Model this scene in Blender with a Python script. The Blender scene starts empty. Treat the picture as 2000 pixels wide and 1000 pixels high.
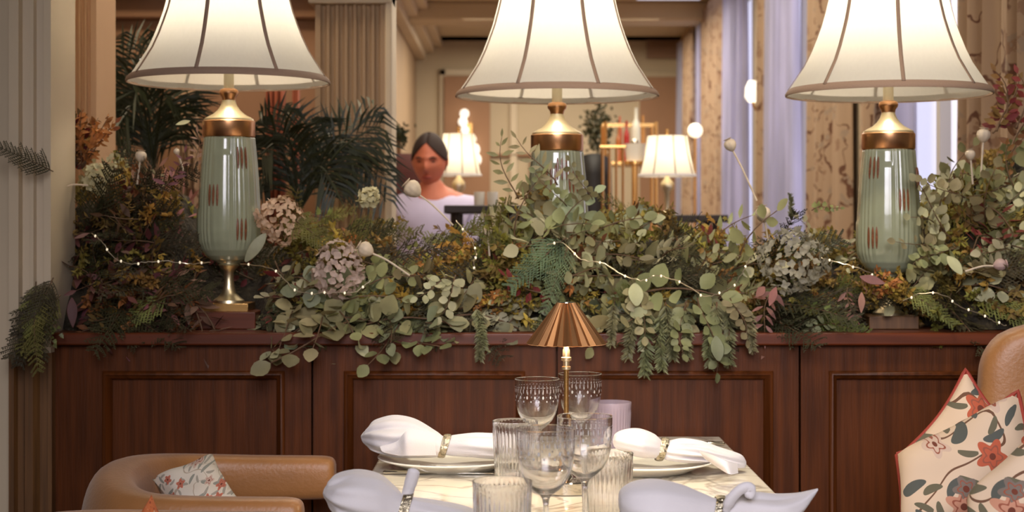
import bpy, math, random
from mathutils import Vector, Matrix, Quaternion
R = random.Random(7)
PI = math.pi
SC = bpy.context.scene
COL = SC.collection

# ---------------------------------------------------------------- camera, world, lights, exposure
F = 3149.0; ZC = 1.206; HY = 443.0
def P(px, py, d):
    """point seen at photo pixel (px,py) at distance d metres"""
    return Vector(((px-1000)*d/F, d, ZC-(py-HY)*d/F))
cam_d = bpy.data.cameras.new('camera'); cam = bpy.data.objects.new('camera', cam_d); COL.objects.link(cam)
cam.location = (0, 0, ZC); cam.rotation_euler = (math.radians(90), 0, 0)
cam_d.sensor_width = 36; cam_d.lens = F/2000*36; cam_d.shift_y = -(500-HY)/2000
cam_d.clip_start = .05; cam_d.clip_end = 100
cam_d.dof.use_dof = True; cam_d.dof.focus_distance = 2.8; cam_d.dof.aperture_fstop = 6.5
SC.camera = cam
SC.view_settings.view_transform = 'Standard'; SC.view_settings.look = 'None'
SC.view_settings.gamma = 1; SC.view_settings.exposure = 0.0; SC.view_settings.use_curve_mapping = False

w = bpy.data.worlds.new('world'); SC.world = w; w.use_nodes = True
bg = w.node_tree.nodes['Background']; bg.inputs[0].default_value = (1.0, .80, .62, 1); bg.inputs[1].default_value = .10

def area(name, loc, target, size, power, color, spread=180, sy=None):
    l = bpy.data.lights.new(name, 'AREA'); l.energy = power; l.color = color; l.size = size
    if sy: l.shape = 'RECTANGLE'; l.size_y = sy
    l.spread = math.radians(spread)
    o = bpy.data.objects.new(name, l); COL.objects.link(o); o.location = loc
    o.rotation_euler = (Vector(target)-Vector(loc)).to_track_quat('-Z', 'Y').to_euler()
    return o
def spot(name, loc, target, power, color, ang, blend=.6, rad=.05):
    l = bpy.data.lights.new(name, 'SPOT'); l.energy = power; l.color = color
    l.spot_size = math.radians(ang); l.spot_blend = blend; l.shadow_soft_size = rad
    o = bpy.data.objects.new(name, l); COL.objects.link(o); o.location = loc
    o.rotation_euler = (Vector(target)-Vector(loc)).to_track_quat('-Z', 'Y').to_euler()
    return o
# daylight from the room's windows behind and left/right of the photographer
area('window_daylight', (.2, -.6, 2.3), (.45, 2.9, .8), 1.6, 17, (.95, .91, 1.0), 60)
# ceiling downlight over the table
spot('table_downlight', (.25, 2.55, 3.0), (.12, 2.85, .76), 125, (1.0, .90, .76), 28, .8, .06)
# added fill spot without a fixture, brightens the garland
spot('garland_fill_spot', (.5, 2.3, 3.0), (.5, 3.6, 1.05), 88, (1.0, .85, .64), 62, .9, .10)
# far dining room ceiling lights and daylight
area('far_ceiling_light', (.4, 7.5, 2.9), (.4, 7.6, 0), 1.6, 110, (1.0, .89, .72), 180, 5)
area('far_ceiling_light', (.4, 13, 2.9), (.4, 13.1, 0), 1.6, 150, (1.0, .90, .74), 180, 4)
area('partition_fill_light', (-.9, 4.7, 2.9), (-.9, 4.9, 0), 1.0, 26, (1.0, .78, .54), 180, .5)  # added fill, no ceiling fixture here; lifts the brown partition wall

# ---------------------------------------------------------------- helpers
def lin(c):
    c = c/255.0
    return c/12.92 if c <= .04045 else ((c+.055)/1.055)**2.4
def C(r, g, b): return (lin(r), lin(g), lin(b), 1)
def mat(name, col, rough=.6, metal=0, noise=None, nscale=20, bump=0, bscale=60, spec=.5, rnd=0, trans=0, emit=None, estr=0, coat=0, sheen=0, stretch=None, ior=None, alt=None, translucent=0):
    m = bpy.data.materials.new(name); m.use_nodes = True
    nt = m.node_tree; b = nt.nodes['Principled BSDF']
    b.inputs['Base Color'].default_value = col; b.inputs['Roughness'].default_value = rough
    b.inputs['Metallic'].default_value = metal; b.inputs['Specular IOR Level'].default_value = spec
    b.inputs['Transmission Weight'].default_value = trans; b.inputs['Coat Weight'].default_value = coat
    b.inputs['Sheen Weight'].default_value = sheen
    if ior: b.inputs['IOR'].default_value = ior
    if emit: b.inputs['Emission Color'].default_value = emit; b.inputs['Emission Strength'].default_value = estr
    tc = nt.nodes.new('ShaderNodeTexCoord'); vec = tc.outputs['Object']
    if stretch:
        mp = nt.nodes.new('ShaderNodeMapping'); mp.inputs['Scale'].default_value = stretch
        nt.links.new(vec, mp.inputs['Vector']); vec = mp.outputs['Vector']
    out = None
    if noise or alt:
        n = nt.nodes.new('ShaderNodeTexNoise'); n.inputs['Scale'].default_value = nscale; n.inputs['Detail'].default_value = 5
        nt.links.new(vec, n.inputs['Vector'])
        cr = nt.nodes.new('ShaderNodeValToRGB'); cr.color_ramp.elements[0].position = .35; cr.color_ramp.elements[1].position = .65
        k = noise or 0
        a2 = alt if alt else tuple(min(1, c*(1+k)) for c in col[:3])+(1,)
        cr.color_ramp.elements[0].color = col if alt else tuple(c*(1-k) for c in col[:3])+(1,)
        cr.color_ramp.elements[1].color = a2
        nt.links.new(n.outputs['Fac'], cr.inputs['Fac']); out = cr.outputs['Color']
    if rnd:
        oi = nt.nodes.new('ShaderNodeObjectInfo'); hs = nt.nodes.new('ShaderNodeHueSaturation')
        mr = nt.nodes.new('ShaderNodeMapRange'); mr.inputs['To Min'].default_value = .5-rnd*.12; mr.inputs['To Max'].default_value = .5+rnd*.12
        mv = nt.nodes.new('ShaderNodeMapRange'); mv.inputs['To Min'].default_value = 1-rnd; mv.inputs['To Max'].default_value = 1+rnd
        nt.links.new(oi.outputs['Random'], mr.inputs['Value']); nt.links.new(mr.outputs[0], hs.inputs['Hue'])
        mm = nt.nodes.new('ShaderNodeMath'); mm.operation = 'FRACT'; m2 = nt.nodes.new('ShaderNodeMath'); m2.operation = 'MULTIPLY'; m2.inputs[1].default_value = 7.31
        nt.links.new(oi.outputs['Random'], m2.inputs[0]); nt.links.new(m2.outputs[0], mm.inputs[0]); nt.links.new(mm.outputs[0], mv.inputs['Value'])
        nt.links.new(mv.outputs[0], hs.inputs['Value'])
        hs.inputs['Color'].default_value = col
        if out: nt.links.new(out, hs.inputs['Color'])
        out = hs.outputs['Color']
    if out: nt.links.new(out, b.inputs['Base Color'])
    if bump:
        n = nt.nodes.new('ShaderNodeTexNoise'); n.inputs['Scale'].default_value = bscale; n.inputs['Detail'].default_value = 4
        nt.links.new(vec, n.inputs['Vector'])
        bp = nt.nodes.new('ShaderNodeBump'); bp.inputs['Strength'].default_value = bump; bp.inputs['Distance'].default_value = .01
        nt.links.new(n.outputs['Fac'], bp.inputs['Height']); nt.links.new(bp.outputs['Normal'], b.inputs['Normal'])
    if translucent:
        tr = nt.nodes.new('ShaderNodeBsdfTranslucent'); tr.inputs['Color'].default_value = col
        if out: nt.links.new(out, tr.inputs['Color'])
        mx = nt.nodes.new('ShaderNodeMixShader'); mx.inputs[0].default_value = translucent
        nt.links.new(b.outputs[0], mx.inputs[1]); nt.links.new(tr.outputs[0], mx.inputs[2])
        nt.links.new(mx.outputs[0], nt.nodes['Material Output'].inputs['Surface'])
    return m

class MB:
    def __init__(s): s.v = []; s.f = []; s.m = []
    def add(s, vs, fs, mi=0):
        o = len(s.v); s.v += [tuple(v) for v in vs]; s.f += [tuple(i+o for i in f) for f in fs]; s.m += [mi]*len(fs); return s
    def box(s, x0, x1, y0, y1, z0, z1, mi=0, M=None):
        vs = [Vector((x, y, z)) for x in (x0, x1) for y in (y0, y1) for z in (z0, z1)]
        if M: vs = [M @ v for v in vs]
        return s.add(vs, [(0,1,3,2),(4,6,7,5),(0,4,5,1),(2,3,7,6),(0,2,6,4),(1,5,7,3)], mi)
    def lathe(s, prof, seg=48, c=(0,0,0), mi=0, rf=None, caps=False):
        vs = []; fs = []; n = len(prof)
        for i, (r, z) in enumerate(prof):
            for k in range(seg):
                a = 2*PI*k/seg; rr = max(r, .00001) * (rf(a, z, r) if rf else 1)
                vs.append((c[0]+rr*math.cos(a), c[1]+rr*math.sin(a), c[2]+z))
        for i in range(n-1):
            for k in range(seg):
                k2 = (k+1) % seg; fs.append((i*seg+k, i*seg+k2, (i+1)*seg+k2, (i+1)*seg+k))
        if caps: fs.append(tuple(range(seg))[::-1]); fs.append(tuple((n-1)*seg+k for k in range(seg)))
        return s.add(vs, fs, mi)
    def tube(s, pts, r, seg=6, mi=0, flat=1):
        pts = [Vector(p) for p in pts]; n = len(pts); rs = r if isinstance(r, (list, tuple)) else [r]*n
        vs = []; fs = []; up = None
        for i, p in enumerate(pts):
            t = (pts[min(i+1, n-1)]-pts[max(i-1, 0)]); t = t.normalized() if t.length > 1e-9 else Vector((1,0,0))
            if up is None: up = Vector((0,0,1)) if abs(t.z) < .9 else Vector((0,1,0))
            a = t.cross(up); a = a.normalized() if a.length > 1e-6 else Vector((1,0,0)); up = a.cross(t).normalized()
            for k in range(seg):
                q = 2*PI*k/seg; vs.append(p+a*math.cos(q)*rs[i]+up*math.sin(q)*rs[i]*flat)
        for i in range(n-1):
            for k in range(seg):
                k2 = (k+1) % seg; fs.append((i*seg+k, i*seg+k2, (i+1)*seg+k2, (i+1)*seg+k))
        fs.append(tuple(range(seg))[::-1]); fs.append(tuple((n-1)*seg+k for k in range(seg)))
        return s.add(vs, fs, mi)
    def ball(s, c, r, seg=12, rings=8, sc=(1,1,1), mi=0):
        vs = []; fs = []
        for i in range(rings+1):
            ph = PI*i/rings
            for k in range(seg):
                a = 2*PI*k/seg
                vs.append((c[0]+r*sc[0]*math.sin(ph)*math.cos(a), c[1]+r*sc[1]*math.sin(ph)*math.sin(a), c[2]+r*sc[2]*math.cos(ph)))
        for i in range(rings):
            for k in range(seg):
                k2 = (k+1) % seg; fs.append((i*seg+k, (i+1)*seg+k, (i+1)*seg+k2, i*seg+k2))
        return s.add(vs, fs, mi)
    def grid(s, nu, nv, fn, mi=0, closed_u=False):
        vs = [fn(i/(nu-1) if not closed_u else i/nu, j/(nv-1)) for i in range(nu) for j in range(nv)]
        fs = []
        for i in range(nu if closed_u else nu-1):
            i2 = (i+1) % nu
            for j in range(nv-1): fs.append((i*nv+j, i2*nv+j, i2*nv+j+1, i*nv+j+1))
        return s.add(vs, fs, mi)
    def mesh(s, name, mats, smooth=True, angle=None):
        me = bpy.data.meshes.new(name); me.from_pydata(s.v, [], s.f)
        for m in (mats if isinstance(mats, (list, tuple)) else [mats]): me.materials.append(m)
        me.polygons.foreach_set('material_index', s.m)
        if smooth: me.polygons.foreach_set('use_smooth', [True]*len(me.polygons))
        me.validate(); me.update()
        if smooth and angle:
            try: me.set_sharp_from_angle(angle=math.radians(angle))
            except Exception: pass
        return me
    def obj(s, name, mats, parent=None, smooth=True, angle=40, bevel=0, solid=0, sub=0, loc=None):
        o = bpy.data.objects.new(name, s.mesh(name, mats, smooth, angle)); COL.objects.link(o)
        if parent: o.parent = parent
        if loc: o.location = loc
        if solid: md = o.modifiers.new('s', 'SOLIDIFY'); md.thickness = solid; md.offset = 0
        if bevel: md = o.modifiers.new('b', 'BEVEL'); md.width = bevel; md.segments = 3; md.limit_method = 'ANGLE'
        if sub: md = o.modifiers.new('u', 'SUBSURF'); md.levels = sub; md.render_levels = sub
        return o
def thing(name, label, cat, loc=(0,0,0), group=None, rz=0):
    o = bpy.data.objects.new(name, None); COL.objects.link(o); o.location = loc; o.rotation_euler = (0,0,rz)
    o.empty_display_size = .05
    o['label'] = label; o['category'] = cat
    if group: o['group'] = group
    return o
def tag(o, label, cat, group=None):
    o['label'] = label; o['category'] = cat
    if group: o['group'] = group
    return o
def struct(o): o['kind'] = 'structure'; return o
def dup(root, label=None, group=None, loc=None):
    r = root.copy(); COL.objects.link(r)
    if loc is not None: r.location = loc
    if label: r['label'] = label
    if group: r['group'] = group
    for ch in list(root.children):
        c = ch.copy(); COL.objects.link(c); c.parent = r
        for g in ch.children:
            d = g.copy(); COL.objects.link(d); d.parent = c
    return r
def interp(tab, x):
    if x <= tab[0][0]: return tab[0][1]
    for (a, b), (c, d) in zip(tab, tab[1:]):
        if x <= c: return b+(d-b)*(x-a)/(c-a)
    return tab[-1][1]
def smooth_path(pts, n=6):
    pts = [Vector(p) for p in pts]; out = []
    for i in range(len(pts)-1):
        p0 = pts[max(i-1, 0)]; p1 = pts[i]; p2 = pts[i+1]; p3 = pts[min(i+2, len(pts)-1)]
        for k in range(n):
            t = k/n
            out.append(.5*((2*p1)+(-p0+p2)*t+(2*p0-5*p1+4*p2-p3)*t*t+(-p0+3*p1-3*p2+p3)*t**3))
    out.append(pts[-1]); return out

# ---------------------------------------------------------------- materials
M = {}
M['cream'] = mat('cream_paint', C(205,188,160), .6, noise=.03, nscale=3)
M['pinkcream'] = mat('pink_cream_paint', C(215,178,140), .6, noise=.03, nscale=3)
M['tan'] = mat('tan_paint', C(164,138,108), .7, noise=.06, nscale=1.5)
M['tan2'] = mat('beige_paint', C(190,172,142), .7, noise=.05, nscale=1.5)
M['brownwall'] = mat('brown_paint', C(150,112,82), .7, noise=.08, nscale=1.5)
M['mahog'] = mat('mahogany', C(80,40,13), .42, noise=.28, nscale=7, stretch=(9,9,.5), bump=.08, bscale=30, spec=.2)
M['mahog2'] = mat('mahogany_top', C(92,42,18), .36, noise=.25, nscale=7, stretch=(.5,9,9), spec=.4)
M['timber'] = mat('brown_timber', C(104,70,36), .5, noise=.25, nscale=9, stretch=(9,9,.4))
M['floor'] = mat('oak_floor', C(90,58,36), .4, noise=.2, nscale=4, stretch=(12,1,1))
M['brass'] = mat('brass', C(232,184,116), .26, 1, bump=.02, bscale=90)
M['copper'] = mat('copper', C(222,166,118), .30, 1, noise=.06, nscale=30)
M['palebrass'] = mat('pale_brass', C(246,230,190), .38, 1)
M['silver'] = mat('silver', C(205,198,184), .14, 1)
M['antique'] = mat('antique_silver', C(170,160,138), .2, 1, noise=.3, nscale=120, bump=.5, bscale=160)
M['chrome'] = mat('chrome', C(215,210,200), .06, 1)
M['ceramic'] = mat('celadon_ceramic', C(148,152,124), .16, noise=.07, nscale=14, coat=.6, bump=.03, bscale=40)
M['rust'] = mat('rust_glaze', C(122,74,46), .35, noise=.25, nscale=200, coat=.3)
M['stem'] = mat('cream_sleeve', C(214,200,165), .5)
M['shade'] = mat('silk_shade', (.86,.83,.75,1), .8, noise=.01, nscale=160, stretch=(1,1,.2), translucent=.62)
M['liner'] = mat('white_liner', (.85,.82,.74,1), .8, translucent=.3)
M['trim'] = mat('taupe_trim', C(150,124,104), .8, bump=.2, bscale=300)
M['linen'] = mat('white_linen', C(214,209,210), .85, bump=.12, bscale=420, sheen=.2, translucent=.12)
M['china'] = mat('white_china', C(236,230,216), .18, coat=.4)
M['glass'] = mat('clear_glass', (.985,.985,.99,1), .0, trans=1, ior=1.45)
M['glassp'] = mat('lilac_glass', (.62,.52,.58,1), .25, trans=.6, ior=1.4)
M['etch'] = mat('etched_glass', (.6,.6,.63,1), .6, spec=.3, translucent=.5)
M['leather'] = mat('tan_leather', C(158,108,60), .42, noise=.10, nscale=9, bump=.10, bscale=150, sheen=.15)
M['olive'] = mat('olive_leather', C(120,98,68), .5, noise=.10, nscale=9, bump=.08, bscale=150)
M['piping'] = mat('red_piping', C(150,52,34), .7)
M['dark'] = mat('dark_wood', C(40,26,18), .5)
M['black'] = mat('black_lacquer', C(22,18,16), .5)
M['sky'] = mat('daylight_pane', (.6,.6,.7,1), .3, emit=(.60,.60,.74,1), estr=1.0)
M['whiteframe'] = mat('white_frame', C(190,184,180), .5)
M['warmglow'] = mat('warm_bulb', (1,.9,.7,1), .4, emit=(1,.86,.62,1), estr=7)
M['fairy'] = mat('fairy_bulb', (1,.9,.7,1), .3, emit=(1,.82,.55,1), estr=.7)
M['wire'] = mat('silver_wire', C(210,196,170), .3, .9)
M['soil'] = mat('soil', C(40,28,20), .9)

def thin_glass(name, col, rough, k):
    m = M[name]; nt = m.node_tree; b = nt.nodes['Principled BSDF']; tr = nt.nodes.new('ShaderNodeBsdfTransparent'); tr.inputs[0].default_value = col
    mx = nt.nodes.new('ShaderNodeMixShader'); mx.inputs[0].default_value = k
    nt.links.new(b.outputs[0], mx.inputs[1]); nt.links.new(tr.outputs[0], mx.inputs[2]); nt.links.new(mx.outputs[0], nt.nodes['Material Output'].inputs['Surface'])
thin_glass('glass', (.99,.99,1,1), 0, .10); thin_glass('glassp', (.93,.88,.93,1), 0, .1)
# marble
def marble():
    m = bpy.data.materials.new('marble'); m.use_nodes = True; nt = m.node_tree; b = nt.nodes['Principled BSDF']
    tc = nt.nodes.new('ShaderNodeTexCoord'); n = nt.nodes.new('ShaderNodeTexNoise'); n.inputs['Scale'].default_value = 5; n.inputs['Detail'].default_value = 8; n.inputs['Distortion'].default_value = 1.2
    nt.links.new(tc.outputs['Object'], n.inputs['Vector'])
    ad = nt.nodes.new('ShaderNodeMath'); ad.operation = 'SUBTRACT'; ad.inputs[1].default_value = .5; ab = nt.nodes.new('ShaderNodeMath'); ab.operation = 'ABSOLUTE'
    nt.links.new(n.outputs['Fac'], ad.inputs[0]); nt.links.new(ad.outputs[0], ab.inputs[0])
    cr = nt.nodes.new('ShaderNodeValToRGB'); e = cr.color_ramp.elements
    e[0].position = 0; e[0].color = C(176,166,150); e[1].position = .035; e[1].color = C(232,224,204)
    nt.links.new(ab.outputs[0], cr.inputs[0]); nt.links.new(cr.outputs[0], b.inputs['Base Color'])
    b.inputs['Roughness'].default_value = .18; b.inputs['Coat Weight'].default_value = .3
    return m
M['marble'] = marble()
# floral fabric: blotchy blooms, leaves and brown vines on a cream cloth
def floral(name, base, cols, scale, vine=True, thr=.33):
    m = bpy.data.materials.new(name); m.use_nodes = True; nt = m.node_tree; b = nt.nodes['Principled BSDF']; b.inputs['Roughness'].default_value = .9
    tc = nt.nodes.new('ShaderNodeTexCoord'); cur = None
    rgb = nt.nodes.new('ShaderNodeRGB'); rgb.outputs[0].default_value = base; cur = rgb.outputs[0]
    wn = nt.nodes.new('ShaderNodeTexNoise'); wn.inputs['Scale'].default_value = scale*1.6
    nt.links.new(tc.outputs['Object'], wn.inputs['Vector'])
    wa = nt.nodes.new('ShaderNodeMixRGB'); wa.blend_type = 'ADD'; wa.inputs[0].default_value = .09
    nt.links.new(tc.outputs['Object'], wa.inputs[1]); nt.links.new(wn.outputs['Color'], wa.inputs[2])
    def over(fac, col):
        nonlocal cur
        mx = nt.nodes.new('ShaderNodeMixRGB'); nt.links.new(fac, mx.inputs[0]); nt.links.new(cur, mx.inputs[1]); mx.inputs[2].default_value = col; cur = mx.outputs[0]
    if vine:
        n = nt.nodes.new('ShaderNodeTexNoise'); n.inputs['Scale'].default_value = scale*.55; n.inputs['Detail'].default_value = 1.5
        nt.links.new(wa.outputs[0], n.inputs['Vector'])
        a = nt.nodes.new('ShaderNodeMath'); a.operation = 'SUBTRACT'; a.inputs[1].default_value = .5; ab = nt.nodes.new('ShaderNodeMath'); ab.operation = 'ABSOLUTE'
        lt = nt.nodes.new('ShaderNodeMapRange'); lt.inputs['From Min'].default_value = .016; lt.inputs['From Max'].default_value = .008
        nt.links.new(n.outputs['Fac'], a.inputs[0]); nt.links.new(a.outputs[0], ab.inputs[0]); nt.links.new(ab.outputs[0], lt.inputs['Value'])
        over(lt.outputs[0], C(96,62,42))
    for i, c in enumerate(cols):
        v = nt.nodes.new('ShaderNodeTexVoronoi'); v.inputs['Scale'].default_value = scale*(1+.35*i)
        mp = nt.nodes.new('ShaderNodeMapping'); mp.inputs['Location'].default_value = (i*3.1, i*1.7, i*2.3)
        nt.links.new(wa.outputs[0], mp.inputs['Vector']); nt.links.new(mp.outputs[0], v.inputs['Vector'])
        n = nt.nodes.new('ShaderNodeTexNoise'); n.inputs['Scale'].default_value = scale*7
        nt.links.new(tc.outputs['Object'], n.inputs['Vector'])
        ad = nt.nodes.new('ShaderNodeMath'); ad.operation = 'ADD'; nt.links.new(v.outputs['Distance'], ad.inputs[0])
        ms = nt.nodes.new('ShaderNodeMath'); ms.operation = 'MULTIPLY_ADD'; ms.inputs[1].default_value = .5; ms.inputs[2].default_value = -.25
        nt.links.new(n.outputs['Fac'], ms.inputs[0]); nt.links.new(ms.outputs[0], ad.inputs[1])
        lt = nt.nodes.new('ShaderNodeMapRange'); lt.inputs['From Min'].default_value = thr-.02*i; lt.inputs['From Max'].default_value = thr-.05-.02*i
        nt.links.new(ad.outputs[0], lt.inputs['Value']); over(lt.outputs[0], c)
    nt.links.new(cur, b.inputs['Base Color'])
    return m

def flowers(name, base, petals, leafc, vine, sc, dense=.62):
    """printed cloth: five petalled blooms, paired leaves and thin vines, drawn flat on the cloth"""
    m = bpy.data.materials.new(name); m.use_nodes = True; nt = m.node_tree; b = nt.nodes['Principled BSDF']; b.inputs['Roughness'].default_value = .9
    N = lambda t: nt.nodes.new('ShaderNode'+t); Lk = nt.links.new
    def val(op, a, bb=None, c=None):
        n = N('Math'); n.operation = op
        for i_, q in enumerate((a, bb, c)):
            if q is None: continue
            if isinstance(q, (int, float)): n.inputs[i_].default_value = q
            else: Lk(q, n.inputs[i_])
        return n.outputs[0]
    tc = N('TexCoord'); sp = N('SeparateXYZ'); Lk(tc.outputs['Object'], sp.inputs[0])
    wn = N('TexNoise'); wn.inputs['Scale'].default_value = 16; Lk(tc.outputs['Object'], wn.inputs['Vector'])
    rgb = N('RGB'); rgb.outputs[0].default_value = base; cur = rgb.outputs[0]
    def over(fac, col):
        nonlocal cur
        mx = N('MixRGB'); Lk(fac, mx.inputs[0]); Lk(cur, mx.inputs[1])
        if isinstance(col, tuple): mx.inputs[2].default_value = col
        else: Lk(col, mx.inputs[2])
        cur = mx.outputs[0]
    def cells(scale, off):
        cb = N('CombineXYZ'); Lk(val('ADD', sp.outputs[0], off), cb.inputs[0]); Lk(val('ADD', sp.outputs[2], off*1.7), cb.inputs[1])
        v = N('TexVoronoi'); v.voronoi_dimensions = '2D'; v.inputs['Scale'].default_value = scale; v.inputs['Randomness'].default_value = .85; Lk(cb.outputs[0], v.inputs['Vector'])
        d = N('VectorMath'); d.operation = 'SUBTRACT'; Lk(cb.outputs[0], d.inputs[0]); Lk(v.outputs['Position'], d.inputs[1])
        s2 = N('SeparateXYZ'); Lk(d.outputs[0], s2.inputs[0]); c2 = N('SeparateXYZ'); Lk(v.outputs['Color'], c2.inputs[0])
        return s2.outputs[0], s2.outputs[1], c2.outputs[0], c2.outputs[1], c2.outputs[2]
    # vines
    n = N('TexNoise'); n.inputs['Scale'].default_value = sc*.5; n.inputs['Detail'].default_value = .5; Lk(tc.outputs['Object'], n.inputs['Vector'])
    over(val('LESS_THAN', val('ABSOLUTE', val('SUBTRACT', n.outputs['Fac'], .5)), .007), vine)
    # leaves: slim rotated ellipses
    for k, (scl, off) in enumerate(((sc*1.25, .37), (sc*1.6, 1.91))):
        x, y, r1, r2, r3 = cells(scl, off); a = val('MULTIPLY', r1, 6.28); ca, sa = val('COSINE', a), val('SINE', a)
        u = val('ADD', val('MULTIPLY', x, ca), val('MULTIPLY', y, sa)); w2 = val('SUBTRACT', val('MULTIPLY', y, ca), val('MULTIPLY', x, sa))
        w2 = val('ADD', w2, val('MULTIPLY', val('MULTIPLY', u, u), 9*scl/20))
        e = val('ADD', val('POWER', val('ABSOLUTE', val('MULTIPLY', u, scl*2.6)), 2), val('POWER', val('ABSOLUTE', val('MULTIPLY', w2, scl*8)), 2))
        over(val('MULTIPLY', val('LESS_THAN', e, 1), val('LESS_THAN', r2, dense+.1)), leafc[k])
    # blooms
    for k, (scl, off) in enumerate(((sc*.8, 3.3), (sc*1.1, 5.7))):
        x, y, r1, r2, r3 = cells(scl, off)
        rad = val('MULTIPLY', val('SQRT', val('ADD', val('MULTIPLY', x, x), val('MULTIPLY', y, y))), scl)
        rad = val('ADD', rad, val('MULTIPLY', val('SUBTRACT', wn.outputs['Fac'], .5), .10))
        an = val('ADD', val('MULTIPLY', val('ARCTAN2', y, x), 5), val('MULTIPLY', r1, 20)); lob = val('MULTIPLY_ADD', val('COSINE', an), .07, .27)
        on = val('MULTIPLY', val('LESS_THAN', rad, lob), val('LESS_THAN', r2, dense))
        cr = N('ValToRGB'); cr.color_ramp.interpolation = 'CONSTANT'
        for q, c in enumerate(petals):
            if q < 2: cr.color_ramp.elements[q].color = c; cr.color_ramp.elements[q].position = q/len(petals)
            else: el = cr.color_ramp.elements.new(q/len(petals)); el.color = c
        Lk(r3, cr.inputs[0]); over(on, cr.outputs[0])
        over(val('MULTIPLY', on, val('LESS_THAN', val('ABSOLUTE', val('SUBTRACT', rad, val('MULTIPLY', lob, .62))), .018)), C(150,84,62))
        over(val('MULTIPLY', on, val('LESS_THAN', rad, .07)), C(112,56,38))
    Lk(cur, b.inputs['Base Color']); return m
M['floral'] = flowers('floral_linen', C(218,192,162), [C(206,178,156), C(186,92,62), C(196,140,112), C(214,196,176), C(122,108,96)], [C(86,88,80), C(104,98,76)], C(110,76,54), 15)
M['floral2'] = flowers('small_floral_cotton', C(212,202,186), [C(198,172,156), C(190,110,88), C(206,190,170)], [C(142,142,130), C(160,152,138)], C(176,160,140), 38)
M['orange'] = floral('orange_print_cotton', C(190,104,58), [C(214,180,140), C(140,60,34)], 40, False, .28)
M['damask'] = floral('taupe_patterned_drape', C(160,134,108), [C(138,108,84), C(146,126,106)], 9, True, .27)
# ---------------------------------------------------------------- room shell
def sbox(name, mt, *a, bevel=0):
    return struct(MB().box(*a).obj(name, mt, smooth=False, bevel=bevel))
sbox('floor', M['floor'], -4, 4, -1.5, 16.2, -.1, 0)
sbox('ceiling', M['tan2'], -4, 4, 4.6, 16.2, 3.05, 3.15)
sbox('wall_far', M['tan2'], -4, 4, 16, 16.2, 0, 3.05)
# long left wall of the far room
def WL(d): return -1.123+.0162*d
sbox('wall_left', M['tan'], -1.06, -.95, 6.2, 16, 0, 3.05)
# panelling on the far wall
def far_frame(name, x0, y0, x1, y1, mt, t=.05, dep=.05):
    a = P(x0, y0, 15.98); b = P(x1, y1, 15.98); mb = MB(); y = 15.95
    mb.box(a.x, b.x, y, 16, a.z-t, a.z); mb.box(a.x, b.x, y, 16, b.z, b.z+t)
    mb.box(a.x, a.x+t, y, 16, b.z, a.z); mb.box(b.x-t, b.x, y, 16, b.z, a.z)
    return struct(mb.obj(name, mt, smooth=False, bevel=.01))
mt = M['tan']
o = P(868, 148, 15.9); q = P(905, 443, 15.9)
sbox('door_1', M['brownwall'], o.x, o.x+.45, 15.9, 15.99, 0, o.z)
far_frame('trim_1', 858, 135, 1010, 700, M['cream'], .07)
o = P(1250, 150, 15.9)
sbox('door_2', M['brownwall'], o.x, o.x+.38, 15.9, 15.99, 0, o.z)
far_frame('trim_2', 1240, 140, 1330, 700, M['tan2'], .06)
far_frame('trim_3', 940, 300, 1040, 420, M['brownwall'], .03)
# cornice on the far wall
mb = MB(); a = P(820, 60, 15.9)
for k, (dz, pr) in enumerate([(0, .10), (.07, .18), (.14, .28), (.2, .4)]):
    mb.box(-1.0, 1.8, 16-pr, 16, a.z+dz-.02, 3.05)
struct(mb.obj('trim_4', M['tan'], smooth=False, bevel=.01))
# ceiling beams
mb = MB(); mb.box(-1.0, 1.8, 13.2, 13.6, 2.9, 3.05); mb.box(-1.0, 1.8, 10.4, 10.8, 2.92, 3.05)
struct(mb.obj('trim_5', M['tan2'], smooth=False, bevel=.02))
# cornice along the left wall, moulded
mb = MB()
for pr, z in ((.10, 2.86), (.18, 2.93), (.26, 2.99)): mb.box(-.95, -.95+pr, 6.2, 16, z, 3.05)
struct(mb.obj('trim_6', M['cream'], smooth=False, bevel=.01))
# vent grille
v = thing('vent_grille', 'brown vent grille high on far wall near the curtains', 'vent', P(1296, 96, 15.93))
mb = MB(); mb.box(-.17, .17, -.02, .02, -.09, .09); mb.obj('frame', M['trim'], v, smooth=False)
mb = MB()
for k in range(6): mb.box(-.15, .15, -.03, -.02, -.075+k*.028, -.06+k*.028)
mb.obj('louvre', M['brownwall'], v, smooth=False)
# skylight
sbox('window_5', M['sky'], 1.0, 1.5, 11.3, 12.9, 3.02, 3.06)

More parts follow.
